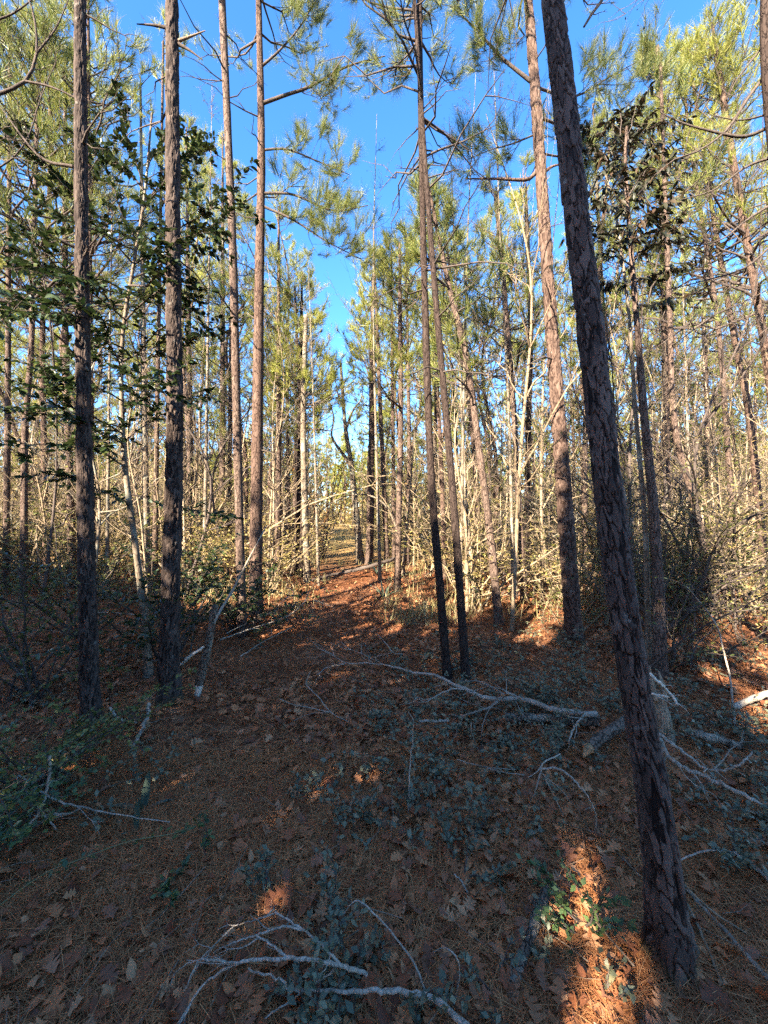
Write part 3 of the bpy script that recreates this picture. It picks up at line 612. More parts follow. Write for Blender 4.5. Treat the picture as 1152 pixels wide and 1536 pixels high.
# arching sapling over the trail
def rod_thing(name, label, cat, paths, mat, group=None, twigs=0, tl=.2, sides=8):
    """a stick, branch or vine: world paths with radii; the first is its main stem"""
    base = np.array(paths[0][0][0]); o = None; mb = MB()
    for p, r in paths:
        p = np.asarray(p)-base; n = max(8, 6*len(p)); q = smooth_path(p, n); L = np.linalg.norm(q[-1]-q[0])
        q[1:-1] += rng.normal(size=(n-2, 3))*min(r[0]*.22, .004)
        rr = np.interp(np.linspace(0, 1, n), np.linspace(0, 1, len(r)), r)*(1+.05*rng.normal(size=n))*(.74 if mat == 'dead' else 1)
        tubes(mb, q, rr, sides, 0)
        if twigs:
            i = rng.integers(2, n-1, twigs); d = norm(q[i]-q[i-1]); dd = norm(d+rng.normal(size=(twigs, 3))*.7)
            dead_twigs(mb, q[i], np.arctan2(dd[:, 1], dd[:, 0]), np.full(twigs, tl)*rng.uniform(.4, 1.2, twigs), np.arcsin(np.clip(dd[:, 2], -.3, .9)), 0, .0045, 2)
    o = mb.obj(name, M[mat]); o.location = base; tag(o, label, cat, group)
    return o
def pp(pts, d): return [P(x, y, d) for x, y in pts]
def gg(pts, h=.05): return [G(p[0], p[1], p[2] if len(p) > 2 else h) for p in pts]
arch = pp([(601, 845), (598, 810), (588, 775), (572, 752), (548, 742), (520, 744), (492, 758), (466, 780)], 10.5)
arch[0][2] = gz(arch[0][0], 10.5)
rod_thing('arching_sapling', 'thin bare sapling bent in an arch across the trail end', 'sapling', [(arch, [.028, .025, .02, .012])], 'bark_grey', None, 4, .5)

# ------------------------------------------------------------------ fallen branches and sticks
z = lambda x, y: (440+x/2.4, 950+y/2.4)
def zl(l, h): return [(*z(*p[:2]), p[2] if len(p) > 2 else h) for p in l]
R = lambda w, y: w/2/F*(EYE*F/(y-768))
rod_thing('fallen_branch', 'long pale fallen branch lying through the green ground cover at centre right', 'branch', [
    (gg(zl([(1090, 290, .12), (1040, 290, .14), (940, 275, .16), (870, 250, .17), (810, 235, .17), (720, 235, .18), (640, 212, .2), (560, 175, .2), (500, 148, .2), (430, 140, .2), (330, 115, .2), (190, 108, .16), (120, 125, .1), (85, 150, .06)], .2)), [.03, .026, .018, .008, .004]),
    (gg(zl([(735, 245, .17), (700, 268, .14), (650, 285, .12), (600, 300, .1)], .2)), [.014, .006]), (gg(zl([(640, 205, .2), (580, 200, .2), (540, 212, .2), (480, 245, .2), (440, 250, .15)], .2)), [.009, .003]),
    (gg(zl([(830, 240, .18), (760, 205, .22), (720, 195, .25), (680, 180, .3)], .2)), [.008, .003]), (gg(zl([(1050, 288, .15), (1010, 340, .2), (995, 390, .18), (985, 430, .05)], .2)), [.01, .005]),
    (gg(zl([(190, 108, .16), (150, 85, .2), (115, 65, .22)], .2)), [.005, .002]), (gg(zl([(330, 115, .2), (260, 80, .22), (200, 55, .24)], .2)), [.005, .002]), (gg(zl([(800, 235, .2), (770, 215, .3), (745, 250, .1)], .2)), [.007, .004])], 'dead', None, 5, .3)
rod_thing('fallen_pole', 'thick grey fallen pole lying just below the long pale branch', 'log', [(gg(zl([(1100, 320, .05), (1000, 315, .06), (880, 304, .06), (765, 302, .05)], .05)), [.035, .033, .03])], 'rotten')
rod_thing('broken_stick', 'short broken pale stick ending in the ground cover below the long branch', 'stick', [(gg(zl([(560, 315, .1), (500, 316, .1), (450, 318, .08)], .1)), [.014, .012])], 'dead')
rod_thing('bent_twig', 'thin curved pale twig on brown litter left of the ground cover', 'twig', [(gg(zl([(60, 140, .1), (46, 180, .14), (70, 210, .14), (100, 240, .12), (135, 285, .08), (200, 320, .03)], .1)), [.007, .006, .004]), (gg(zl([(-50, 235, .2), (0, 257, .15), (60, 268, .12), (130, 285, .08)], .1)), [.004, .006]), (gg(zl([(130, 285, .08), (60, 290, .05), (0, 315, .03)], .1)), [.004, .002])], 'dead')
rod_thing('bent_twig', 'forked pale twig on shaded litter above the long fallen branch', 'twig', [(gg(zl([(395, 75, .06), (360, 70, .1), (340, 45, .15), (300, 0, .12)], .1)), [.008, .004]), (gg(zl([(360, 70, .1), (320, 78, .05), (290, 85, .03)], .1)), [.005, .003])], 'dead')
rod_thing('white_twigs', 'spray of whitish bent twigs fanning over the ground cover near the cut log', 'branch', [
    (gg(zl([(890, 487, .3), (960, 490, .32), (1010, 530, .3), (1060, 590, .24), (1090, 660, .12), (1085, 715, .03)], .2)), [.007, .006, .003]), (gg(zl([(893, 490, .3), (870, 570, .22), (845, 620, .12), (815, 675, .03)], .2)), [.006, .003]),
    (gg(zl([(898, 505, .29), (930, 570, .2), (972, 655, .05)], .2)), [.006, .003]), (gg(zl([(960, 435, .2), (905, 462, .27), (888, 487, .3), (850, 520, .26), (832, 555, .15)], .2)), [.006, .003]), (gg(zl([(905, 515, .28), (960, 560, .2), (1000, 610, .1)], .2)), [.004, .002]), (gg(zl([(1010, 530, .3), (1008, 560, .25)], .2)), [.003, .002])], 'dead')
rod_thing('bent_twig', 'long thin brown runner arcing low through the ground cover', 'twig', [(gg(zl([(590, 455, .1), (680, 480, .14), (760, 500, .14), (830, 510, .06)], .1)), [.004, .004]), (gg(zl([(640, 470, .1), (720, 485, .18), (800, 490, .1)], .1)), [.003, .003])], 'dead')
rod_thing('dry_shoot', 'thin upright dead stem standing in the ground cover before the crossing dark pair', 'twig', [([G(612, 1228, .0), P(615, 1150, 2.05), P(620, 1085, 2.05), P(612, 1068, 2.05)], [.006, .0045, .003])], 'dead')
rod_thing('bent_twig', 'short hooked brown twig upright in the ground cover under the long branch', 'twig', [(gg(zl([(640, 320, .25), (642, 360, .2), (660, 410, .1), (680, 450, .02)], .1)), [.004, .006])], 'twig_tan')
# log with a fresh split end
root = thing('broken_log', G(884, 1124, .08), 'short lichen covered log with an orange split end beside the nearest leaning pine', 'log')
b = np.array(root.location); p = np.array([G(884, 1122, .09), G(902, 1106, .1), G(922, 1093, .11), G(948, 1074, .1)])-b
mb = MB(); q = smooth_path(p, 26); tubes(mb, q, .034*(1+.1*rng.normal(size=26)), 12); mb.obj('log_bark', M['rotten'], root)
mb = MB(); dd = norm(p[0]-p[1]); tubes(mb, np.array([p[0]+dd*.001, p[0]+dd*.02, p[0]+dd*.05+np.array([0, 0, -.012]), p[0]+dd*.075+np.array([0, 0, -.025])]), np.array([.032, .027, .018, .005]), 9); mb.obj('split_end', M['cut'], root)
rod_thing('rotting_log', 'long rotten lichen spotted stick half buried in pine straw left of the nearest pine foot', 'log', [(gg([(822, 1330, .03), (812, 1356, .035), (798, 1398, .035), (786, 1430, .03), (772, 1462, .03), (762, 1510, .01)]), [.016, .022, .022, .018, .02, .014])], 'rotten')
rod_thing('fallen_stick', 'straight grey stick lying on litter at the bottom right corner', 'stick', [(gg([(1030, 1335, .03), (1060, 1368, .03), (1092, 1402, .03), (1151, 1468, .03), (1200, 1520, .03)]), [.007, .011, .012])], 'dead')
rod_thing('fallen_stick', 'thin tan stick pointing down between the nearest pine foot and the corner stick', 'stick', [(gg([(1010, 1320, .08), (1045, 1385, .05), (1085, 1480, .03)]), [.005, .004]), (gg([(1000, 1300, .1), (1060, 1360, .08), (1120, 1400, .03)]), [.004, .003])], 'twig_tan')
rod_thing('fallen_stick', 'short pale stick lying level on litter right of the nearest pine', 'stick', [(gg([(1020, 1290, .08), (1060, 1276, .1), (1105, 1278, .06)]), [.005, .004]), (gg([(1100, 1278, .07), (1130, 1300, .05), (1165, 1330, .03)]), [.009, .011])], 'dead')
zr = lambda l: [(850+p[0]/3.81, 900+p[1]/3.81, p[2]) for p in l]
rod_thing('fallen_branch', 'pale crooked fallen branch running down right from behind the nearest pine', 'branch', [
    (gg(zr([(525, 770, .3), (555, 850, .3), (620, 930, .3), (720, 985, .3), (820, 1020, .3), (940, 1080, .27), (1100, 1165, .22), (1200, 1225, .2)])), [.022, .014, .013, .013, .011]),
    (gg(zr([(540, 780, .34), (640, 850, .38), (730, 920, .36), (800, 970, .34), (900, 970, .36), (990, 940, .4), (1060, 870, .42)])), [.012, .009, .005])], 'dead', None, 4, .3)
rod_thing('hanging_vine', 'grey vine hanging in a long wavy line at the right edge woods', 'vine', [([P(1030, 880, 3.3), P(1057, 912, 3.3), P(1076, 940, 3.25), P(1084, 971, 3.2), P(1094, 1010, 3.1), P(1099, 1052, 3.0), P(1102, 1080, 2.9), P(1100, 1122, 2.75), P(1110, 1145, 2.65), G(1135, 1185, .02)], [.006, .009, .01, .012])], 'dead')
rod_thing('fallen_log', 'grey mossy log in the brush at the right edge', 'log', [(gg([(1100, 1060, .12), (1130, 1048, .14), (1170, 1036, .16)]), [.03, .034])], 'dead')
rod_thing('fallen_log', 'dark rotten log lying behind the pale crooked branch at right', 'log', [(gg([(1028, 1098, .08), (1060, 1106, .1), (1110, 1118, .06)]), [.03, .025])], 'rotten')
# split stump behind the nearest pine
root = thing('broken_stump', G(1000, 1118, 0), 'pale splintered stump catching sun behind the nearest leaning pine', 'stump')
b = np.array(root.location); mb = MB(); q = smooth_path([(0, 0, -.03), (-.01, .02, .15), (-.03, .05, .34)], 12); tubes(mb, q, np.linspace(.06, .042, 12)*(1+.08*rng.normal(size=12)), 10); mb.obj('stump_wood', M['stump'], root)
for k in range(5):
    mb = MB(); a = k*1.3; q = np.array([[.05*math.cos(a)-.03, .05*math.sin(a)+.05, .3], [.05*math.cos(a)-.04, .05*math.sin(a)+.06, .36+.05*rng.random()], [.045*math.cos(a)-.05, .045*math.sin(a)+.07, .42+.08*rng.random()]]); tubes(mb, q, np.array([.02, .014, .003]), 6); mb.obj('splinter', M['stump'], root)
rod_thing('fallen_branch', 'pale splintered branch leaning on the sunlit stump', 'branch', [(gg(zr([(470, 420, .55), (520, 470, .5), (575, 520, .42), (640, 600, .35)])), [.012, .008]), (gg(zr([(470, 530, .4), (530, 545, .4), (580, 555, .38)])), [.008, .005])], 'bare', None, 2, .2)
# bottom foreground branches
k5 = lambda l, h=.06: [(p[0]/2, 1000+p[1]/2, p[2] if len(p) > 2 else h) for p in l]
rod_thing('fallen_branch', 'whitish many forked dead branch arching over the litter at the bottom of the view', 'branch', [
    (gg(k5([(1100, 925, .08), (1020, 895, .14), (940, 880, .17), (860, 875, .18), (725, 887, .16), (620, 945, .1), (575, 1000, .07), (545, 1065, .03)])), [.009, .0085, .007, .005, .003]),
    (gg(k5([(1022, 895, .14), (980, 850, .17), (910, 790, .2), (825, 737, .2)])), [.006, .004]), (gg(k5([(912, 790, .2), (850, 780, .2), (770, 805, .18), (670, 840, .13), (640, 860, .1)])), [.005, .0025]),
    (gg(k5([(860, 872, .18), (815, 835, .18), (765, 805, .18)])), [.005, .004]), (gg(k5([(825, 740, .2), (765, 760, .16), (710, 775, .1)])), [.004, .002]), (gg(k5([(715, 890, .16), (600, 880, .14), (530, 915, .08), (505, 970, .03)])), [.0045, .002]),
    (gg(k5([(725, 888, .16), (690, 890, .14), (630, 890, .1), (560, 880, .1)])), [.003, .0015]), (gg(k5([(1010, 908, .12), (960, 940, .1), (890, 990, .06), (770, 1070, .03)])), [.005, .003]), (gg(k5([(700, 780, .12), (650, 830, .1), (600, 900, .05)])), [.003, .0015])], 'dead', None, 2, .12)
rod_thing('fallen_branch', 'thicker whitish dead branch leaving the bottom edge below the many forked one', 'branch', [(gg(k5([(1440, 1110, .06), (1290, 995, .08), (1150, 972, .1), (1060, 972, .1), (890, 970, .1), (840, 945, .1), (745, 905, .12)])), [.014, .011, .006, .004])], 'dead')
rod_thing('bent_twig', 'long pale twig curving over at the bottom right of the forked dead branch', 'twig', [(gg([(515, 1372, .1), (525, 1358, .15), (540, 1352, .18), (575, 1385, .16), (618, 1440, .1), (640, 1492, .03)]), [.003, .004, .005])], 'dead')
rod_thing('bent_twig', 'small hooked pale twig standing in leaves at the bottom centre', 'twig', [(gg([(650, 1428, .12), (668, 1422, .2), (684, 1436, .2), (689, 1462, .14), (680, 1512, .02)]), [.0025, .004])], 'dead')
rod_thing('bent_twig', 'short stick poking from litter left of the rotten lichen spotted stick', 'twig', [(gg([(681, 1311, .07), (692, 1322, .06), (702, 1341, .03)]), [.004, .005])], 'dead')
# left side
root = thing('leaning_pole', G(295, 1048, 0), 'grey broken pole leaning right with a white peeled foot beside the trail', 'log')
b = np.array(root.location); d0 = b[1]
mb = MB(); q = smooth_path([P(299, 1026, d0)-b, P(305, 1000, d0)-b, P(311, 976, d0)-b, P(319, 930, d0)-b, P(323, 908, d0)-b], 24); tubes(mb, q, np.linspace(.036, .028, 24)*(1+.06*rng.normal(size=24)), 10); mb.obj('pole', M['rotten'], root)
mb = MB(); q = smooth_path([(0, 0, -.01), P(297, 1038, d0)-b, P(299.5, 1024, d0)-b], 10); tubes(mb, q, np.linspace(.02, .034, 10), 9); mb.obj('peeled_foot', M['bare'], root)
mb = MB(); q = smooth_path([P(316, 945, d0)-b, P(328, 920, d0)-b, P(347, 889, d0+.1)-b, P(365, 854, d0+.2)-b, P(400, 788, d0+.4)-b], 24); tubes(mb, q, np.linspace(.014, .005, 24), 7); mb.obj('side_stem', M['dead'], root)
rod_thing('white_stick', 'short bare white stick slanting to the ground beside the thick straight pine', 'stick', [([G(268, 1000, .02), P(288, 982, 3.9), P(306, 970, 3.95)], [.014, .016, .012])], 'bare')
rod_thing('fallen_stick', 'pale forked root like stick in front of the two thick dark trunks', 'stick', [(gg([(222, 1055, .1), (222, 1072, .06), (210, 1100, .03), (197, 1125, .02)]), [.02, .018, .012]), (gg([(165, 1062, .1), (180, 1078, .06), (205, 1085, .04)]), [.012, .009])], 'dead')
rod_thing('fallen_branch', 'long thin grey branch lying flat across the lower left litter', 'branch', [(gg([(28, 1163, .18), (76, 1197, .16), (128, 1212, .12), (194, 1225, .08), (255, 1233, .03)]), [.007, .006, .003]), (gg([(122, 1212, .12), (95, 1224, .1), (64, 1229, .06)]), [.004, .003])], 'dead', None, 3, .2)
rod_thing('dry_shoot', 'crooked grey stem rising at the lower left in front of dark brush', 'branch', [(gg([(27, 1257, .02), (58, 1218, .12), (70, 1185, .2), (74, 1160, .28), (76, 1129, .38)]), [.008, .009, .009]), (gg([(85, 1245, .02), (60, 1215, .1), (34, 1180, .16), (25, 1165, .2)]), [.006, .004])], 'dead')
rod_thing('fallen_branch', 'pale twigs heaped at the foot of the rough barked pine', 'branch', [(gg([(330, 960, .1), (380, 942, .15), (430, 925, .12), (455, 905, .3), (465, 885, .5)]), [.012, .008]), (gg([(360, 985, .05), (400, 960, .1), (440, 940, .05)]), [.01, .006]), (gg([(405, 935, .1), (420, 905, .4), (440, 890, .5), (430, 880, .55)]), [.008, .004]), (gg([(470, 900, .4), (482, 905, .35), (487, 920, .1)]), [.006, .004]), (gg([(340, 950, .2), (370, 935, .2), (415, 915, .1)]), [.007, .004])], 'dead', None, 4, .3)
root_b = rod_thing('fallen_pole', 'thin dark pole lying across the trail at its far end', 'log', [(gg([(468, 870, .1), (520, 858, .18), (560, 848, .3), (600, 836, .45)]), [.03, .04, .045])], 'twig')
rod_thing('fallen_stick', 'thin brown sticks lying level in the brush left of the leftmost thick trunk', 'stick', [(gg([(0, 905, .35), (60, 908, .35), (120, 912, .3)]), [.008, .006]), (gg([(10, 950, .1), (70, 945, .12), (110, 955, .1)]), [.007, .005])], 'twig_tan')
rod_thing('fallen_stick', 'white level stick behind the two thick dark trunks at left', 'stick', [(gg([(140, 918, .3), (180, 920, .34), (228, 926, .3)]), [.011, .012])], 'dead')

# ------------------------------------------------------------------ leafy evergreens
def leafy(mb, starts, az, ln, rise, lpl, shape, lsz, wood=0, leaf=1, r=.006, sub=4, droop=.2, hang=0., subl=.45):
    """branches with side shoots; leaves in two ranks along every shoot"""
    n = len(starts); k = 7; u = np.linspace(0, 1, k)
    d = np.stack([np.cos(az)*np.cos(rise), np.sin(az)*np.cos(rise), np.sin(rise)], -1)
    p = starts[:, None]+d[:, None]*(ln[:, None]*u)[..., None]; p[..., 2] -= (droop*ln)[:, None]*u**2
    p[:, 1:] += np.cumsum(rng.normal(size=(n, k-1, 3)), 1)*.02*ln[:, None, None]
    tubes(mb, p, r*(.5+ln)[:, None]*(1-.75*u)[None], 5, wood)
    shoots = [(p, ln)]
    i = rng.integers(2, k, (n, sub)); b = p[np.arange(n)[:, None], i].reshape(-1, 3)
    az2 = (az[:, None]+rng.uniform(.3, 1.1, (n, sub))*np.where(rng.random((n, sub)) < .5, -1, 1)).ravel(); ri2 = (rise[:, None]*.6+rng.normal(size=(n, sub))*.3).ravel()
    l2 = (ln[:, None]*rng.uniform(.5, 1.2, (n, sub))*subl).ravel()
    d2 = np.stack([np.cos(az2)*np.cos(ri2), np.sin(az2)*np.cos(ri2), np.sin(ri2)], -1)
    p2 = b[:, None]+d2[:, None]*(l2[:, None]*u)[..., None]; p2[..., 2] -= (droop*l2)[:, None]*u**2
    tubes(mb, p2, r*.5*(.5+l2)[:, None]*(1-.7*u)[None], 3, wood); shoots.append((p2, l2))
    V, T, Q = shape
    for q, l in shoots:
        m = max(3, int(lpl*l.mean())); n_ = len(q)
        t = rng.uniform(.15, 1, (n_, m)); ii = np.minimum((t*(k-1)).astype(int), k-2); fr = (t*(k-1)-ii)[..., None]; ar = np.arange(n_)[:, None]
        pos = (q[ar, ii]*(1-fr)+q[ar, ii+1]*fr).reshape(-1, 3); tan = norm(q[ar, ii+1]-q[ar, ii]).reshape(-1, 3)
        sd = norm(np.cross(tan, [0, 0, 1.])+1e-6)*np.where(rng.random((len(pos), 1)) < .5, -1, 1)
        dr = norm(tan*.6+sd*.8+rng.normal(size=(len(pos), 3))*.35+np.array([0, 0, -hang]))
        ax, ay, az_ = frames(dr, rng.normal(size=len(pos))*.5)
        scatter(mb, V, T, Q, pos, ax, ay, az_, lsz*rng.uniform(.6, 1.2, len(pos)), leaf)
# glossy dark evergreen at left, among the two thick trunks
path = np.array([P(223, 1008, 3.75), P(216, 920, 3.75), P(202, 810, 3.75), P(186, 680, 3.75), P(183, 520, 3.7), P(200, 400, 3.65), P(216, 300, 3.6), P(228, 170, 3.6)])
path[0][2] = gz(path[0][0], path[0][1])-.03; base = path[0].copy(); lp = path-base
root = thing('evergreen_sapling', base, 'crooked grey sapling with glossy dark oval leaves between the two thick dark trunks', 'evergreen tree')
mb = MB(); trunk_mesh(mb, lp, .038, .008, 10, 50, .5); mb.obj('trunk', M['bark_grey'], root)
mb = MB()
for (x0, y0), (x1, y1), dd in [((183, 500), (90, 560), -.5), ((190, 440), (60, 400), -.8), ((183, 480), (0, 350), -.9), ((200, 400), (40, 215), -.7), ((205, 370), (110, 200), -.4), ((216, 300), (190, 170), -.2), ((210, 330), (270, 230), -.5), ((200, 400), (330, 320), -.4), ((195, 420), (340, 340), .2), ((183, 480), (300, 430), -.6), ((184, 540), (310, 470), -.3), ((185, 560), (320, 500), .3),
                           ((184, 600), (60, 560), -.8), ((186, 650), (0, 545), -.9), ((186, 640), (20, 620), -.6), ((190, 700), (60, 670), -.9), ((187, 660), (300, 600), .2), ((192, 740), (320, 780), .3), ((196, 760), (90, 720), -.6), ((220, 270), (240, 150), .1), ((216, 300), (150, 240), .3), ((205, 380), (120, 330), -.8), ((185, 560), (110, 470), -1.0), ((184, 520), (30, 470), -1.0), ((190, 450), (120, 420), -.9), ((195, 430), (250, 360), -.9), ((187, 670), (130, 640), -.9), ((215, 310), (300, 250), .4), ((190, 460), (0, 440), -.3), ((186, 620), (230, 560), -.9)]:
    a = interp_path(lp, np.array([EYE-(y0-768)/F*3.68-base[2]]))[0]; e = P(x1, y1, 3.68+dd)-base; v = e-a; ln = np.linalg.norm(v)
    leafy(mb, np.array([a]), np.array([math.atan2(v[1], v[0])]), np.array([ln*1.05]), np.array([math.asin(np.clip(v[2]/ln+.12, -.95, .95))]), 54, LEAF_OVAL, .066, sub=11, droop=.12, subl=.35)
mb.obj('foliage', [M['twig'], M['holly']], root)
# lower dark evergreen shrubs at left
def shrub(name, base, label, h, w, mat, shape, lsz, nst=14, lpl=30, wood='twig', group=None, sub=5, cat='shrub', rise=(.5, 1.3), droop=.2):
    base = np.asarray(base, float); root = thing(name, base, label, cat, group)
    mb = MB(); st = np.zeros((nst, 3)); st[:, :2] = rng.normal(size=(nst, 2))*.08*w
    leafy(mb, st, rng.uniform(0, 6.28, nst), h*rng.uniform(.6, 1.15, nst), rng.uniform(*rise, nst), lpl, shape, lsz, sub=sub, droop=droop, subl=.5)
    wd, lf = split_mats(mb)
    wd.obj('stems', M[wood], root); lf.obj('foliage', M[mat], root)
    return root
def at(x, y): return np.array([x, y, float(gz(x, y))])
shrub('evergreen_shrub', at(-3.0, 3.3), 'dark evergreen shrub filling the left edge below the glossy leaves', 1.6, 1.4, 'olive_leaf', LEAF_SMALL, .042, 14, 36)
shrub('evergreen_shrub', at(-2.35, 4.2), 'dark evergreen shrub right behind the leftmost thick trunk', 1.5, 1.4, 'holly', LEAF_OVAL, .055, 16, 34)
shrub('evergreen_shrub', at(-3.9, 4.9), 'dark evergreen shrub at the left edge deep behind the first shrub', 1.8, 1.5, 'olive_leaf', LEAF_SMALL, .045, 14, 34)
shrub('evergreen_shrub', at(-2.0, 5.2), 'dark evergreen shrub behind the gap of the two thick trunks', 1.3, 1.3, 'holly', LEAF_SMALL, .06, 16, 40)
shrub('evergreen_shrub', at(-1.9, 1.75), 'low pale green leafed shrub at the lower left edge with sunlit tip', .6, .8, 'seedling', LEAF_SMALL, .035, 14, 60)
shrub('evergreen_shrub', at(-2.0, 2.25), 'low dark shrub behind the pale green leafed one at the left edge', .75, .8, 'olive_leaf', LEAF_SMALL, .035, 14, 60)
shrub('vine_thicket', at(3.7, 5.1), 'dark tangled thicket of vines and twigs at the right edge, nearest of three', 3.0, 1.8, 'olive_leaf', LEAF_THIN, .05, 16, 16, 'twig', None, 8, 'thicket', (.7, 1.45), .35)
shrub('vine_thicket', at(4.9, 6.0), 'dark tangled thicket of vines reaching the right edge, tallest of three', 3.6, 1.8, 'tan_leaf', LEAF_THIN, .05, 16, 12, 'twig', None, 8, 'thicket', (.7, 1.45), .35)
shrub('vine_thicket', at(3.3, 6.4), 'twiggy dark thicket behind the tan barked tree with leathery leaves', 2.7, 1.6, 'olive_leaf', LEAF_THIN, .05, 16, 14, 'twig_tan', None, 8, 'thicket', (.7, 1.45), .35)
bare_tree('bare_tree', [(566, 130), (560, 450), (570, 880)], 8.6, 6, 10.5, 'thin bare tree with fine dark twigs across the blue sky gap', 18, .5, 1.6, .7, 'bark_grey', 'twig', 3)
bare_tree('bare_tree', [(716, 60), (700, 400), (690, 900)], 7.0, 6, 9.6, 'thin bare tree with fine dark twigs left of the broken dead limb', 20, .45, 1.6, .7, 'bark_grey', 'twig', 3)
bare_tree('bare_tree', [(1020, 300), (1030, 600), (1040, 900)], 6.6, 6, 7.5, 'thin bare tree in front of the sunlit leaning pine at right', 18, .35, 1.6, .6, 'bark_grey', 'twig', 3)
bare_tree('bare_tree', [(460, 330), (470, 600), (478, 880)], 8.3, 5, 7.0, 'thin bare tree with pale twigs just left of the trail bend', 16, .35, 1.4, .7, 'bark_grey', 'bark_grey', 3)
bare_tree('bare_tree', [(172, 120), (165, 500), (160, 900)], 7.0, 6, 9.0, 'thin bare tree with dark twigs behind the glossy dark leaves', 18, .35, 1.6, .7, 'bark_grey', 'twig', 3)
# leathery leaved tree at right
path = np.array([P(990, 1012, 3.75), P(988, 900, 3.75), P(980, 760, 3.75), P(966, 620, 3.72), P(955, 480, 3.7), P(946, 370, 3.7), P(938, 250, 3.65), P(940, 190, 3.6)])
path[0][2] = gz(path[0][0], path[0][1])-.03; base = path[0].copy(); lp = path-base
root = thing('broadleaf_tree', base, 'slim tan barked tree topped by dark leathery hanging leaves right of the nearest pine', 'broadleaf tree')
mb = MB(); trunk_mesh(mb, lp, .062, .012, 14, 50, .35); mb.obj('trunk', M['bark'], root)
mb = MB(); tubes(mb, smooth_path([P(973, 1000, 3.9)-base, P(968, 800, 3.85)-base, P(952, 600, 3.8)-base, P(944, 480, 3.75)-base, P(925, 330, 3.75)-base, P(905, 250, 3.7)-base], 40), np.linspace(.03, .008, 40), 8); mb.obj('second_stem', M['bark_grey'], root)
mb = MB()
for (x0, y0), (x1, y1), dd in [((946, 370), (1005, 290), -.2), ((943, 330), (885, 300), .2), ((944, 350), (880, 350), -.3), ((942, 300), (1000, 240), .2), ((940, 260), (890, 205), -.2), ((939, 230), (960, 180), .2), ((939, 240), (920, 180), .3), ((950, 420), (1020, 410), .2), ((951, 430), (890, 420), .2), ((940, 270), (990, 215), -.4), ((946, 380), (960, 330), -.6), ((943, 320), (930, 270), -.6), ((945, 360), (1030, 330), .4), ((941, 290), (880, 240), .4), ((948, 400), (900, 380), -.5), ((953, 460), (1000, 450), -.3), ((943, 330), (985, 270), -.5), ((942, 300), (910, 230), -.4), ((940, 250), (975, 200), .5), ((947, 390), (980, 380), .5)]:
    a = interp_path(lp, np.array([EYE-(y0-768)/F*3.7-base[2]]))[0]; e = P(x1, y1, 3.7+dd)-base; v = e-a; ln = np.linalg.norm(v)
    leafy(mb, np.array([a]), np.array([math.atan2(v[1], v[0])]), np.array([ln*1.05]), np.array([math.asin(np.clip(v[2]/ln+.1, -.95, .95))]), 46, LEAF_LONG, .085, sub=7, droop=.1, hang=.6, subl=.45)
mb.obj('foliage', [M['twig'], M['magnolia']], root)

# strap leaved plants
def strap_plant(name, label, base, blades, cat='plant'):
    base = np.asarray(base, float); root = thing(name, base, label, cat)
    for az, ln, lean, w, bend in blades:
        k = 8; u = np.linspace(0, 1, k); d = np.array([math.cos(az)*math.cos(lean), math.sin(az)*math.cos(lean), math.sin(lean)])
        c = d[None]*(ln*u)[:, None]; c[:, 2] -= bend*ln*u**2; c[:, :2] += np.array([math.cos(az), math.sin(az)])[None]*.01
        s = np.array([-math.sin(az), math.cos(az), 0]); ww = w*np.sin(np.pi*np.clip(u*.8+.18, 0, 1))**.8
        V = np.concatenate([c+s*ww[:, None]+[0, 0, .004], c+np.array([0, 0, -.004]), c-s*ww[:, None]+[0, 0, .004]])
        i = np.arange(k-1); Q = np.concatenate([np.stack([i, i+1, k+i+1, k+i], -1), np.stack([k+i, k+i+1, 2*k+i+1, 2*k+i], -1)])
        mb = MB(); mb.add(V, Q=Q); mb.obj('blade', M['blade'], root)
    return root
strap_plant('strap_leaf_plant', 'low plant of broad dark strap leaves on the lower left litter', G(212, 1218, 0), [(1.35, .2, 1.35, .026, .05), (3.0, .17, .35, .02, .25), (.3, .17, .5, .012, .3), (5.0, .14, 1.2, .016, .1)])
strap_plant('strap_leaf_plant', 'single bluish upright strap leaf in front of the broad dark strap leaves', G(201, 1252, 0), [(1.5, .17, 1.45, .017, .02), (4.0, .07, .9, .012, .3)])
strap_plant('yucca_plant', 'spiky grey green yucca rosette beside the far trail', G(576, 896, 0), [(a*.63+rng.normal()*.1, .42*rng.uniform(.7, 1.1), rng.uniform(.3, 1.3), .016, .2) for a in range(16)], 'yucca')
strap_plant('yucca_plant', 'small spiky rosette near the fallen pole across the far trail', G(566, 862, 0), [(a*.7, .5*rng.uniform(.7, 1.1), rng.uniform(.3, 1.2), .02, .2) for a in range(14)], 'yucca')
# seedlings
seeds = [((878, 1390), .3, 'sunlit fresh green seedling in the bright patch of straw beside the nearest pine', 9), ((402, 1345), .2, 'lone dark green seedling on litter above the many forked dead branch', 6), ((735, 1492), .14, 'small green seedling near the bottom edge left of the rotten stick', 5), ((470, 1545), .22, 'leafy green seedling under the thicker whitish branch at the bottom edge', 8),
         ((530, 1530), .2, 'broad leafed seedling at the bottom edge between two whitish branches', 8), ((610, 1520), .16, 'bushy seedling at the bottom edge right of the forked dead branch', 7), ((556, 1245), .18, 'seedling in the middle of the trail litter', 6), ((262, 1325), .16, 'feathery yellow green seedling at lower left past the briar', 7),
         ((690, 1320), .18, 'seedling in litter at the near edge of the ground cover', 7), ((1105, 1310), .2, 'seedling on litter right of the nearest pine', 7), ((510, 1400), .2, 'slender seedling standing behind the forked dead branch', 4), ((450, 1200), .16, 'seedling in the low green patch on the trail', 6), ((820, 1440), .14, 'seedling beside the rotten lichen spotted stick', 5), ((905, 1480), .12, 'tiny seedling at the edge of the bright straw near the bottom', 4)]
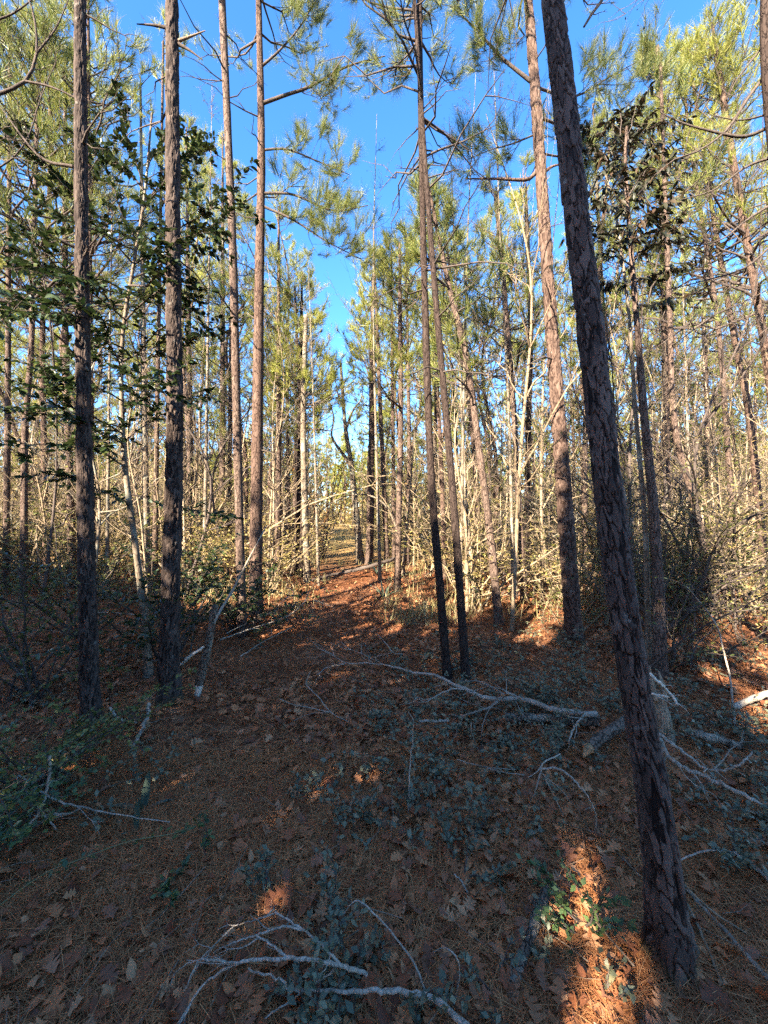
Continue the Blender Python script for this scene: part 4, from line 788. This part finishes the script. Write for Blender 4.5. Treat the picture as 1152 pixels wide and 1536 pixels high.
for (x, y), h, lab, ns in seeds:
    shrub('seedling', G(x, y, 0), lab, h, .5, 'cover' if 'sunlit' not in lab and 'yellow' not in lab else 'seedling', LEAF_SMALL, .03, max(3, ns-2), 80, 'twig', None, 3, 'seedling', (.6, 1.4), .1)
# green briar at lower left
root = thing('briar_vine', G(0, 1365, .1), 'long green briar stem with leafy ends arching over the lower left litter', 'vine')
b = np.array(root.location); pa = smooth_path(np.array(gg([(-30, 1380, .1), (61, 1314, .2), (115, 1291, .24), (194, 1262, .24), (273, 1246, .18), (319, 1215, .05)]))-b, 40)
mb = MB(); tubes(mb, pa, np.linspace(.0028, .0015, 40), 6); mb.obj('stem', M['briar'], root)
mb = MB(); i = rng.integers(1, 38, 60); ax, ay, az = frames(rdir(60)*.7+np.array([.3, .2, .2])); scatter(mb, *LEAF_SMALL, pa[i]+rdir(60)*.02, ax, ay, az, rng.uniform(.02, .04, 60)); mb.obj('foliage', M['seedling'], root)

# ------------------------------------------------------------------ woods around: copies of a few trees, saplings and shrubs
def far_pine(H, cb, nl, spread, tuft):
    root = thing('pine_tree', (0, 0, 0), 'pine', 'pine tree')
    path = np.array([[0, 0, -.1], [rng.normal()*.12, rng.normal()*.12, H*.3], [rng.normal()*.25, rng.normal()*.25, H*.6], [rng.normal()*.3, rng.normal()*.3, H*.85], [rng.normal()*.3, rng.normal()*.3, H]])
    mb = MB(); trunk_mesh(mb, path, .1, .015, 9, 26, .25)
    n = 26; h = rng.uniform(1.5, cb+2, n); dead_twigs(mb, interp_path(path, h), rng.uniform(0, 6.28, n), rng.uniform(.3, 1.4, n), rng.uniform(-.2, .7, n), 0, .009, 3)
    mb.obj('trunk', M['bark'] if rng.random() < .6 else M['bark_red'], root)
    mb = MB(); h = np.sort(rng.uniform(cb, H-.1, nl)); s = (h-cb)/(H-cb)
    pine_crown(mb, interp_path(path, h), spread*(1.1-s*.85)*rng.uniform(.55, 1.2, nl)*np.where(s < .2, .8, 1), rng.uniform(-.05, .5, nl)+s*.6, rng.uniform(0, 6.28, nl), tuft, 5, extra=1, tsc=1.0)
    mb.obj('crown', [M['twig'], M['needle']], root)
    return root
def sapling(H, n1, L1, twm, leafy_=None):
    root = thing('bare_sapling', (0, 0, 0), 'sapling', 'sapling')
    path = np.array([[0, 0, -.05], [rng.normal()*.15, rng.normal()*.15, H*.33], [rng.normal()*.3, rng.normal()*.3, H*.66], [rng.normal()*.5, rng.normal()*.5, H]])
    mb = MB(); pts = bare_tree_mesh(mb, path, .028, n1, .2, L1, .75, twig=3, buds=True, fineness=.8, budm=1); mb.obj('stem', [M[twm], M[leafy_ or twm]], root)
    return root
def brush(H, nst, mat, shape, lsz, lpl, twm):
    return shrub('understory_shrub', (0, 0, 0), 'shrub', H, 2.2, mat, shape, lsz, nst, lpl, twm, None, 6, 'shrub', (.55, 1.45), .15)
def free(x, y, m=0.0): return abs(x-path_x(y)) > (1.0+m+.01*y if y < 18 else .8+m if y < 26 else 0)
pts_used = [(np.array(o.location)[:2]) for o in COL.objects if o.name.startswith('pine_tree')]
def place(n, y0, y1, gap, margin, wid=1.02, power=1.0, test=None, used=None):
    out = []; tries = 0; used = list(used) if used is not None else []
    while len(out) < n and tries < 20000:
        tries += 1; y = y0+(y1-y0)*rng.random()**power; x = rng.uniform(-1, 1)*(wid*y+.8)
        if not free(x, y, margin) or (test and not test(x, y)): continue
        if used and min((x-u[0])**2+(y-u[1])**2 for u in used) < gap*gap: continue
        used.append((x, y)); out.append((x, y))
    return out
def zone(x, y):
    s = (x-path_x(y))
    return 'left' if s < 0 else 'right'
def set_copy(protos, spots, labels, groups, scale, hfun=None, used_first=[]):
    for i, (x, y) in enumerate(spots):
        p = protos[i % len(protos)]; zn = zone(x, y); s = rng.uniform(*scale); far = 'far' if y > 20 else 'near'
        lab = labels[(zn, far)]; grp = groups[(zn, far)]
        loc = (x, y, float(gz(x, y))); rz = rng.uniform(0, 6.28); sc = (s, s, s*rng.uniform(.9, 1.15))
        if hfun: k = hfun(x, y)/sc[2]; sc = (sc[0]*min(1, k), sc[1]*min(1, k), sc[2]*min(1, k))
        if i < len(protos):
            p.location = loc; p.rotation_euler = (0, 0, rz); p.scale = sc; p['label'] = lab; p['group'] = grp
        else: dup(p, loc, rz, sc, lab, grp)
PZ = {('left', 'near'): 'slender pine in the sunlit woods left of the trail', ('right', 'near'): 'slender pine in the sunlit woods right of the trail', ('left', 'far'): 'distant pine deep in the woods left of the trail', ('right', 'far'): 'distant pine deep in the woods right of the trail'}
PG = {k: v.replace('slender pine', 'slender pines').replace('distant pine', 'distant pines') for k, v in PZ.items()}
def sky_gap(x, y):
    r = x/y*F+576
    if x < path_x(y) and math.sin(x*17.3+y*31.7) > .35: return False
    return not (470 < r < 548 and y < 34)
def gap_h(x, y): return top_limit(x, y)*rng.uniform(.82, 1)/12.
protos = [far_pine(12.5, 4.6, 46, 2.1, 'mid'), far_pine(11.5, 3.8, 44, 1.9, 'mid'), far_pine(13.5, 5.5, 46, 2.2, 'mid'), far_pine(10.5, 3.4, 44, 1.9, 'mid'), far_pine(12.0, 5.0, 40, 2.3, 'mid')]
set_copy(protos, place(62, 9.5, 20, 1.5, .8, 1.05, .8, sky_gap, pts_used), PZ, PG, (.82, 1.12), gap_h)
protos2 = [far_pine(12.5, 4.0, 42, 2.2, 'far'), far_pine(11.5, 3.4, 40, 2.1, 'far'), far_pine(13.0, 4.6, 42, 2.3, 'far'), far_pine(11.0, 3.0, 40, 2.2, 'far')]
set_copy(protos2, place(95, 20.5, 46, 1.7, .8, 1.05, .8, sky_gap), PZ, PG, (.85, 1.15), gap_h)
SZ = {('left', 'near'): 'thin bare sapling in the brush left of the trail', ('right', 'near'): 'thin bare sapling in the brush right of the trail', ('left', 'far'): 'distant bare sapling in the golden woods left of the trail', ('right', 'far'): 'distant bare sapling in the golden woods right of the trail'}
SG = {k: v.replace('sapling', 'saplings') for k, v in SZ.items()}
sap = [sapling(5.5, 16, 1.4, 'twig_tan', 'tan_leaf'), sapling(4.2, 14, 1.3, 'bark_grey', 'tan_leaf'), sapling(6.5, 18, 1.6, 'twig', 'tan_leaf'), sapling(3.4, 14, 1.2, 'twig_tan', 'tan_leaf')]
set_copy(sap, place(250, 5.2, 28, .7, .35, 1.03, 1.1), SZ, SG, (.75, 1.2))
def pole(H, n1):
    root = thing('young_tree', (0, 0, 0), 'young tree', 'young tree'); path = np.array([[0, 0, -.05], [rng.normal()*.1, rng.normal()*.1, H*.33], [rng.normal()*.25, rng.normal()*.25, H*.66], [rng.normal()*.4, rng.normal()*.4, H]])
    mb = MB(); bare_tree_mesh(mb, path, .03, n1, .3, .9, .8, twig=2, buds=True, fineness=1.2, budm=1); mb.obj('stem', [M['pale_stem'], M['tan_leaf']], root); return root
YZ = {('left', 'near'): 'slender pale young tree with few twigs left of the trail', ('right', 'near'): 'slender pale young tree with few twigs right of the trail', ('left', 'far'): 'distant thin pale stem among the pines left of the trail', ('right', 'far'): 'distant thin pale stem among the pines right of the trail'}
YG = {k: v.replace('tree', 'trees').replace('stem', 'stems') for k, v in YZ.items()}
set_copy([pole(7.5, 16), pole(6.2, 14), pole(8.5, 18), pole(5.2, 14)], place(210, 7.5, 32, .55, .5, 1.03, .95), YZ, YG, (.7, 1.1), lambda x, y: top_limit(x, y)*.8/8.)
BZ = {('left', 'near'): 'tangled tan and olive shrub in the brush left of the trail', ('right', 'near'): 'tangled tan and olive shrub in the brush right of the trail', ('left', 'far'): 'distant golden shrub under the pines left of the trail', ('right', 'far'): 'distant golden shrub under the pines right of the trail'}
BG = {k: v.replace('shrub', 'shrubs') for k, v in BZ.items()}
br = [brush(1.9, 16, 'tan_leaf', LEAF_SMALL, .05, 22, 'twig_tan'), brush(1.5, 18, 'olive_leaf', LEAF_SMALL, .05, 26, 'twig_tan'), brush(2.3, 16, 'tan_leaf', LEAF_THIN, .07, 20, 'twig_tan'), brush(1.3, 18, 'tan_leaf', LEAF_SMALL, .045, 26, 'twig'), brush(2.0, 18, 'olive_leaf', LEAF_THIN, .06, 22, 'twig_tan')]
set_copy(br, place(120, 5.8, 30, .7, .5, 1.05, 1.0), BZ, BG, (.7, 1.25))
side = [(x, y) for x, y in place(26, 3.9, 9, .75, 1.6, 1.0, 1.0) if x > 2.2 or (x > 1.2 and y > 6.2)]
set_copy([brush(1.1, 14, 'tan_leaf', LEAF_THIN, .05, 14, 'twig'), brush(.9, 14, 'olive_leaf', LEAF_SMALL, .04, 22, 'twig_tan'), brush(1.6, 12, 'olive_leaf', LEAF_THIN, .05, 14, 'twig')], side, {k: 'low twiggy shrub on the open litter at the right side of the view' for k in BZ}, {k: 'low twiggy shrubs at the right' for k in BZ}, (.8, 1.3))
tall = [brush(3.4, 9, 'tan_leaf', LEAF_THIN, .07, 16, 'twig_tan'), brush(4.2, 8, 'tan_leaf', LEAF_SMALL, .06, 14, 'twig_tan'), brush(3.0, 10, 'olive_leaf', LEAF_SMALL, .06, 18, 'twig_tan')]
TZ = {('left', 'near'): 'tall slender golden leaved bush in the woods left of the trail', ('right', 'near'): 'tall slender golden leaved bush in the woods right of the trail', ('left', 'far'): 'distant tall golden leaved bush left of the trail', ('right', 'far'): 'distant tall golden leaved bush right of the trail'}
TG = {k: v.replace('bush', 'bushes') for k, v in TZ.items()}
set_copy(tall, place(110, 8, 34, .9, .6, 1.05, .9), TZ, TG, (.75, 1.25))
# rusty leaved young tree by the trail end
shrub('rusty_sapling', at(-2.2, 13.5), 'young tree with rusty orange leaves left of the sky gap', 4.2, .6, 'autumn', LEAF_SMALL, .08, 9, 14, 'twig', None, 5, 'sapling', (1.1, 1.5), .05)

# far woods closing the view
def far_woods():
    mb = MB(); n = 620; y = rng.uniform(44, 85, n); x = rng.uniform(-1.15, 1.15, n)*y; H = rng.uniform(8, 12, n); b = np.stack([x, y, gz(x, y)], -1)
    H = np.minimum(H, np.array([top_limit(a, c) for a, c in zip(x, y)])*.8)
    p = b[:, None]+np.stack([rng.normal(size=(n, 4))*.2, rng.normal(size=(n, 4))*.2, H[:, None]*np.linspace(0, 1, 4)[None]], -1)
    tubes(mb, p, .11*np.array([1, .8, .5, .2])[None]*np.ones((n, 1)), 5, 0)
    V, T, Q = tuft_template(20, .55, .05, 5)
    m = 60; s = rng.random((n, m))**.8; h = H[:, None]*(.25+.75*s); rr = (2.1*(1.1-s))*np.sqrt(rng.random((n, m))); a = rng.uniform(0, 6.28, (n, m))
    pos = np.stack([b[:, :1]+rr*np.cos(a), b[:, 1:2]+rr*np.sin(a), b[:, 2:]+h], -1).reshape(-1, 3)
    ax, ay, az = frames(rdir(len(pos))+np.array([0, 0, .5]), rng.uniform(0, 6.28, len(pos))); scatter(mb, V, T, Q, pos, ax, ay, az, rng.uniform(.7, 1.4, len(pos)), 1)
    k = 46000; y = rng.uniform(26, 85, k); x = rng.uniform(-1.15, 1.15, k)*y; z_ = np.abs(rng.normal(size=k))*2.2
    pos = np.stack([x, y, gz(x, y)+z_], -1); ok = (np.abs(x-path_x(y)) > 1.5) | (y > 36); pos = pos[ok]
    ax, ay, az = frames(rdir(len(pos)), rng.uniform(0, 6.28, len(pos))); scatter(mb, *LEAF_SMALL, pos, ax, ay, az, rng.uniform(.25, .5, len(pos)), 2)
    o = mb.obj('far_woods', [M['bark'], M['needle'], M['tan_leaf']]); tag(o, 'mass of distant golden woods closing the view', 'woods', None, 'stuff')
far_woods()

# ------------------------------------------------------------------ ground stuff
def clumpy(n, boxes):
    """points in elliptical patches (cx, cy, rx, ry, weight)"""
    w = np.array([b[4] for b in boxes], float); k = rng.choice(len(boxes), n, p=w/w.sum()); B = np.array([b[:4] for b in boxes])[k]
    g = np.clip(rng.normal(size=(n, 2))*.55, -1.1, 1.1); return np.stack([B[:, 0]+B[:, 2]*g[:, 0], B[:, 1]+B[:, 3]*g[:, 1]], -1)
def ground_cover():
    mb = MB(); patches = [(.45, 2.4, .7, .35, 1.5), (.35, 2.9, .5, .4, 1.3), (1.1, 2.9, .6, .5, 1.3), (.8, 3.8, .9, .7, 1.6), (1.9, 3.2, .8, .6, 1.4), (2.4, 2.4, .5, .5, 1.2), (1.9, 1.9, .5, .3, .9), (.25, 1.95, .45, .18, .7), (-.6, 2.3, .35, .18, .45), (-1.5, 2.2, .35, .2, .25), (2.8, 4.2, 1.0, .9, 1.1), (1.6, 5.2, 1.2, .7, .8), (-3.0, 3.0, .8, .7, .6), (-2.4, 5.8, 1.2, .8, .5), (-1.3, 9.5, .5, 1.2, .3), (.4, 8.5, .5, 1.0, .3), (-.05, 1.2, .2, .1, .1), (3.6, 5.6, 1.4, 1.0, .8), (3.4, 3.6, .6, .6, .6)]
    n = 430; xy = clumpy(n, patches); xy = xy[(xy[:, 1] > .95) & ((np.abs(xy[:, 0]-path_x(xy[:, 1])) > .4) | (rng.random(n) < .25))]; n = len(xy)
    h = rng.uniform(.08, .42, n)*rng.uniform(.6, 1, n); b = np.stack([xy[:, 0], xy[:, 1], gz(xy[:, 0], xy[:, 1])], -1)
    k = 5; u = np.linspace(0, 1, k); az = rng.uniform(0, 6.28, n); lean = rng.uniform(.2, .9, n)
    d = np.stack([np.cos(az)*np.sin(lean), np.sin(az)*np.sin(lean), np.cos(lean)], -1); p = b[:, None]+d[:, None]*(h[:, None]*u)[..., None]
    p[:, 1:] += rng.normal(size=(n, k-1, 3))*.01; tubes(mb, p, np.full((n, 1), .0022)*(1-.5*u)[None], 3, 0)
    sh = [(p, h)]
    for _ in range(4):
        i = rng.integers(1, k, n); s0 = p[np.arange(n), i]; az2 = rng.uniform(0, 6.28, n); e = rng.uniform(-.1, .6, n); l2 = rng.uniform(.06, .2, n)
        d2 = np.stack([np.cos(az2)*np.cos(e), np.sin(az2)*np.cos(e), np.sin(e)], -1); p2 = s0[:, None]+d2[:, None]*(l2[:, None]*u)[..., None]; p2[..., 2] -= (.2*l2)[:, None]*u**2
        tubes(mb, p2, np.full((n, k), .0012), 3, 0); sh.append((p2, l2))
    for q, l in sh:
        m = 6; t = rng.uniform(.2, 1, (n, m)); ii = np.minimum((t*(k-1)).astype(int), k-2); fr = (t*(k-1)-ii)[..., None]; ar = np.arange(n)[:, None]
        pos = (q[ar, ii]*(1-fr)+q[ar, ii+1]*fr).reshape(-1, 3); dr = rng.normal(size=(len(pos), 3))*[1, 1, .45]
        ax, ay, az_ = frames(dr, rng.normal(size=len(pos))*.45); scatter(mb, *LEAF_SMALL, pos, ax, ay, az_, rng.uniform(.022, .044, len(pos)), 1)
    o = mb.obj('ground_cover', [M['twig'], M['cover']]); tag(o, 'low bluish green leafy ground cover spreading over the litter', 'ground cover', None, 'stuff')
ground_cover()
def near_sample(n, y0, y1, power, wid=1.1):
    y = y0+(y1-y0)*rng.random(n)**power; x = rng.uniform(-1, 1, n)*(wid*y+.3); return x, y
def leaf_litter():
    mb = MB(); temps = [oak_leaf(s) for s in (3, 8, 15, 21, 34)]+[leaf_template(.3, .25, .5)]
    for (V, T, Q), n, sz in zip(temps, (3400, 3400, 3400, 3000, 3000, 16000), ((.04, .09), (.04, .09), (.04, .085), (.035, .1), (.035, .07), (.03, .065))):
        x, y = near_sample(n, .8, 10, 1.6)
        # drifts: drop most of those lying on the bare straw
        keep = (np.sin(x*2.1+1)+np.sin(y*2.7+x)+rng.normal(size=n)*1.1) > -.3; x, y = x[keep], y[keep]; n_ = len(x)
        pos = np.stack([x, y, gz(x, y)+rng.uniform(.008, .044, n_)], -1); nrm = norm(np.array([0, 0, 1.])+rng.normal(size=(n_, 3))*.42)
        nrm[rng.random(n_) < .4] *= -1
        d = rng.normal(size=(n_, 3)); d = d-(d*nrm).sum(1, keepdims=True)*nrm; ax = norm(d); ay = np.cross(nrm, ax)
        scatter(mb, V, T, Q, pos, ax, ay, nrm, rng.uniform(*sz, n_), 0)
    o = mb.obj('leaf_litter', M['litter']); tag(o, 'brown fallen oak and gum leaves on the forest floor', 'leaf litter', None, 'stuff')
leaf_litter()
def pine_straw():
    mb = MB()
    for n, y0, y1, w in ((60000, .85, 2.6, .0016), (45000, 2.4, 9, .003)):
        x, y = near_sample(n, y0, y1, 1.2); L = rng.uniform(.09, .19, n)*.5
        a = rng.uniform(0, 6.28, n)+.6*np.sin(x*3)*np.cos(y*2.3); tz = rng.normal(size=n)*.2
        z0 = gz(x, y)+rng.uniform(.008, .036, n); c, s = np.cos(a), np.sin(a)
        bend = rng.normal(size=n)*.2
        def pt(t): return np.stack([x+L*(t*c-bend*t*t*s), y+L*(t*s+bend*t*t*c), z0+np.maximum(L*t*tz, -.02)-.004*t*t], -1)
        sd = np.stack([-s*w, c*w, np.zeros(n)], -1)*.5
        V = np.stack([pt(-1)-sd, pt(-1)+sd, pt(0)-sd, pt(0)+sd, pt(1)-sd*.4, pt(1)+sd*.4], 1); off = (np.arange(n)*6)[:, None]
        mb.add(V, Q=np.concatenate([off+[[0, 1, 3, 2]], off+[[2, 3, 5, 4]]]))
    o = mb.obj('pine_straw', M['straw']); tag(o, 'reddish brown pine straw strewn over the forest floor', 'pine straw', None, 'stuff')
pine_straw()
def twig_litter():
    mb = MB(); n = 480; x, y = near_sample(n, .9, 11, 1.5); L = rng.uniform(.05, .34, n)*(1+.05*y); a = rng.uniform(0, 6.28, n); k = 6; u = np.linspace(-.5, .5, k)
    d = np.stack([np.cos(a), np.sin(a), rng.normal(size=n)*.1], -1); p = np.stack([x, y, gz(x, y)+.02+rng.uniform(0, .05, n)], -1)[:, None]+d[:, None]*(L[:, None]*u)[..., None]
    p[:, 1:] += np.cumsum(rng.normal(size=(n, k-1, 3))*[1, 1, .5], 1)*.025*L[:, None, None]; p[..., 2] = np.maximum(p[..., 2], gz(p[..., 0], p[..., 1])+.004)
    tubes(mb, p, (rng.uniform(.001, .003, n)*(1+.06*y))[:, None]*np.linspace(1, .5, k)[None], 5, 0)
    o = mb.obj('twig_litter', M['brown_twig']); tag(o, 'small dead twigs strewn over the litter', 'twigs', None, 'stuff')
twig_litter()
def dry_grass():
    mb = MB(); n = 4200; y = 5.5+26*rng.random(n)**1.2; x = rng.uniform(-1, 1, n)*(1.0*y); k = ((np.abs(x-path_x(y)) > .5+.3*rng.random(n)) | (y > 11)) & ((np.sin(x*1.7)+np.sin(y*1.3+x*.6)+rng.normal(size=n)*.8) > .2); x, y = x[k], y[k]; n = len(x)
    m = 9; bx = np.repeat(x, m)+rng.normal(size=n*m)*.08; by = np.repeat(y, m)+rng.normal(size=n*m)*.08; L = rng.uniform(.15, .5, n*m); az = rng.uniform(0, 6.28, n*m); e = rng.uniform(.7, 1.4, n*m)
    d = np.stack([np.cos(az)*np.cos(e), np.sin(az)*np.cos(e), np.sin(e)], -1); b = np.stack([bx, by, gz(bx, by)-.01], -1); s = np.stack([-np.sin(az), np.cos(az), np.zeros(n*m)], -1)*(.0025+.0002*by)[:, None]
    V = np.stack([b-s, b+s, b+d*(L*.6)[:, None]-s*.8, b+d*(L*.6)[:, None]+s*.8, b+d*L[:, None]-np.array([0, 0, 1.])*(L*.12)[:, None]], 1); off = (np.arange(n*m)*5)[:, None]
    mb.add(V, T=off+[[2, 3, 4]], Q=off+[[0, 1, 3, 2]])
    o = mb.obj('dry_grass', M['grass']); tag(o, 'dry tan grass and weeds along the trail and under the shrubs', 'grass', None, 'stuff')
dry_grass()

# ------------------------------------------------------------------ the woods behind the photographer, which shade the foreground
def woods_behind():
    mb = MB(); sh = np.array([math.sin(SUN_AZ), math.cos(SUN_AZ), 0]); pr = np.array([math.cos(SUN_AZ), -math.sin(SUN_AZ), 0])
    n = 64000; u = rng.uniform(6, 8.2, n); v = rng.uniform(-16, 16, n)
    top = math.tan(SUN_EL)*11.6-1.0*np.clip((-2.9-v)/.6, 0, 1)+.35*np.sin(v*1.3)+.3*np.sin(v*3.1+1)+.25*np.sin(v*5.3)+(u-6)*math.tan(SUN_EL)+2.4*np.clip((v+1.1)/.4, 0, 1)*np.clip((.15-v)/.25, 0, 1)  # leaf tops shaped to set the shade edge, raised to shade the nearest pine
    z_ = rng.uniform(0, 1, n)**.85*top+rng.normal(size=n)*.15
    pos = -sh*u[:, None]+pr*v[:, None]+np.array([0, 0, 1.])*z_[:, None]
    e = 9000; u2 = rng.uniform(6, 8, e); v2 = rng.uniform(-.85, .32, e); z2 = rng.uniform(3.6, 8.6, e)      # added leaf block, invented to keep sun off the nearest pine
    extra = -sh*u2[:, None]+pr*v2[:, None]+np.array([0, 0, 1.])*z2[:, None]; pos = np.concatenate([pos, extra])
    # gaps in the leaves where flecks of sun come through: (point, radius)
    holes = [(G(868, 1285, 0), .15), (G(880, 1335, 0), .18), (G(895, 1390, 0), .17), (G(910, 1450, 0), .16), (G(928, 1530, 0), .16), (G(570, 1140, 0), .02), (G(1005, 1105, .15), .22),
             (G(1135, 920, 0), .5), (G(1135, 980, 0), .35), (G(1140, 1050, 0), .3), (G(1006, 960, .4), .2), (P(1004, 900, 3.75), .2), (P(1000, 800, 3.75), .2), (P(996, 700, 3.75), .2), (G(560, 945, 0), .3), (G(440, 935, 0), .3), (G(500, 900, 0), .4), (G(660, 950, 0), .2)]
    for p, r in holes:
        q = pos-p; t = q@TO_SUN; dist = np.linalg.norm(q-t[:, None]*TO_SUN, axis=1); pos = pos[~((t > 0) & (dist < r+.1) & (rng.random(len(pos)) < .9))]
    n = len(pos); ax, ay, az = frames(rdir(n), rng.uniform(0, 6.28, n)); scatter(mb, *LEAF_SMALL, pos, ax, ay, az, rng.uniform(.22, .42, n), 1)
    m = 12; u = rng.uniform(6, 16, m); v = rng.uniform(-20, 20, m); b = -sh*u[:, None]+pr*v[:, None]; H = rng.uniform(8, 13, m)
    p = b[:, None]+np.stack([rng.normal(size=(m, 4))*.15, rng.normal(size=(m, 4))*.15, H[:, None]*np.linspace(0, 1, 4)], -1); tubes(mb, p, np.array([.11, .09, .06, .02])[None]*np.ones((m, 1)), 8, 0)
    k = 26; s = rng.random((m, k)); rr = 1.5*(1.1-s)*np.sqrt(rng.random((m, k))); a = rng.uniform(0, 6.28, (m, k))
    pos = np.stack([p[:, -1, 0:1]+rr*np.cos(a), p[:, -1, 1:2]+rr*np.sin(a), H[:, None]*(.62+.38*s)], -1).reshape(-1, 3)
    ax, ay, az = frames(rdir(len(pos))+np.array([0, 0, .5])); V, T, Q = tuft_template(24, .4, .03, 9); scatter(mb, V, T, Q, pos, ax, ay, az, 1., 2)
    o = mb.obj('woods_behind', [M['bark'], M['warm_fill_leaf'], M['needle']]); tag(o, 'dense woods behind the viewer that throw the foreground into shade', 'woods', None, 'stuff')
woods_behind()

# ------------------------------------------------------------------ light, sky, camera
w = bpy.data.worlds.new('World'); C.world = w; w.use_nodes = True; nt = w.node_tree; bg = nt.nodes['Background']
sky = nt.nodes.new('ShaderNodeTexSky'); sky.sky_type = 'NISHITA'; sky.sun_disc = False
sky.sun_elevation = SUN_EL; sky.sun_rotation = math.pi+SUN_AZ; sky.altitude = 300; sky.air_density = .8; sky.dust_density = .5; sky.ozone_density = 3.5
hs = nt.nodes.new('ShaderNodeHueSaturation'); hs.inputs['Saturation'].default_value = 1.2; nt.links.new(sky.outputs[0], hs.inputs['Color']); nt.links.new(hs.outputs[0], bg.inputs['Color']); bg.inputs['Strength'].default_value = .088
sun = bpy.data.lights.new('sun', 'SUN'); sun.energy = 4.7; sun.angle = math.radians(.5); sun.color = (1, .89, .72)
so = bpy.data.objects.new('sun', sun); COL.objects.link(so); so.rotation_euler = Vector(-TO_SUN).to_track_quat('-Z', 'Y').to_euler()
cam = bpy.data.cameras.new('camera'); co = bpy.data.objects.new('camera', cam); COL.objects.link(co)
co.location = (0, 0, EYE); co.rotation_euler = (math.pi/2, 0, 0)
cam.sensor_fit = 'VERTICAL'; cam.sensor_height = 34.6; cam.lens = 34.6*F/1536; cam.clip_start = .05; cam.clip_end = 1500
C.camera = co
C.view_settings.view_transform = 'Standard'; C.view_settings.look = 'None'; C.view_settings.exposure = 3.05; C.view_settings.gamma = 1
C.render.engine = 'CYCLES'; C.cycles.max_bounces = 6; C.cycles.diffuse_bounces = 4; C.cycles.glossy_bounces = 2; C.cycles.transmission_bounces = 3; C.cycles.use_denoising = False; C.cycles.use_light_tree = False; C.cycles.use_adaptive_sampling = True; C.cycles.adaptive_threshold = .02
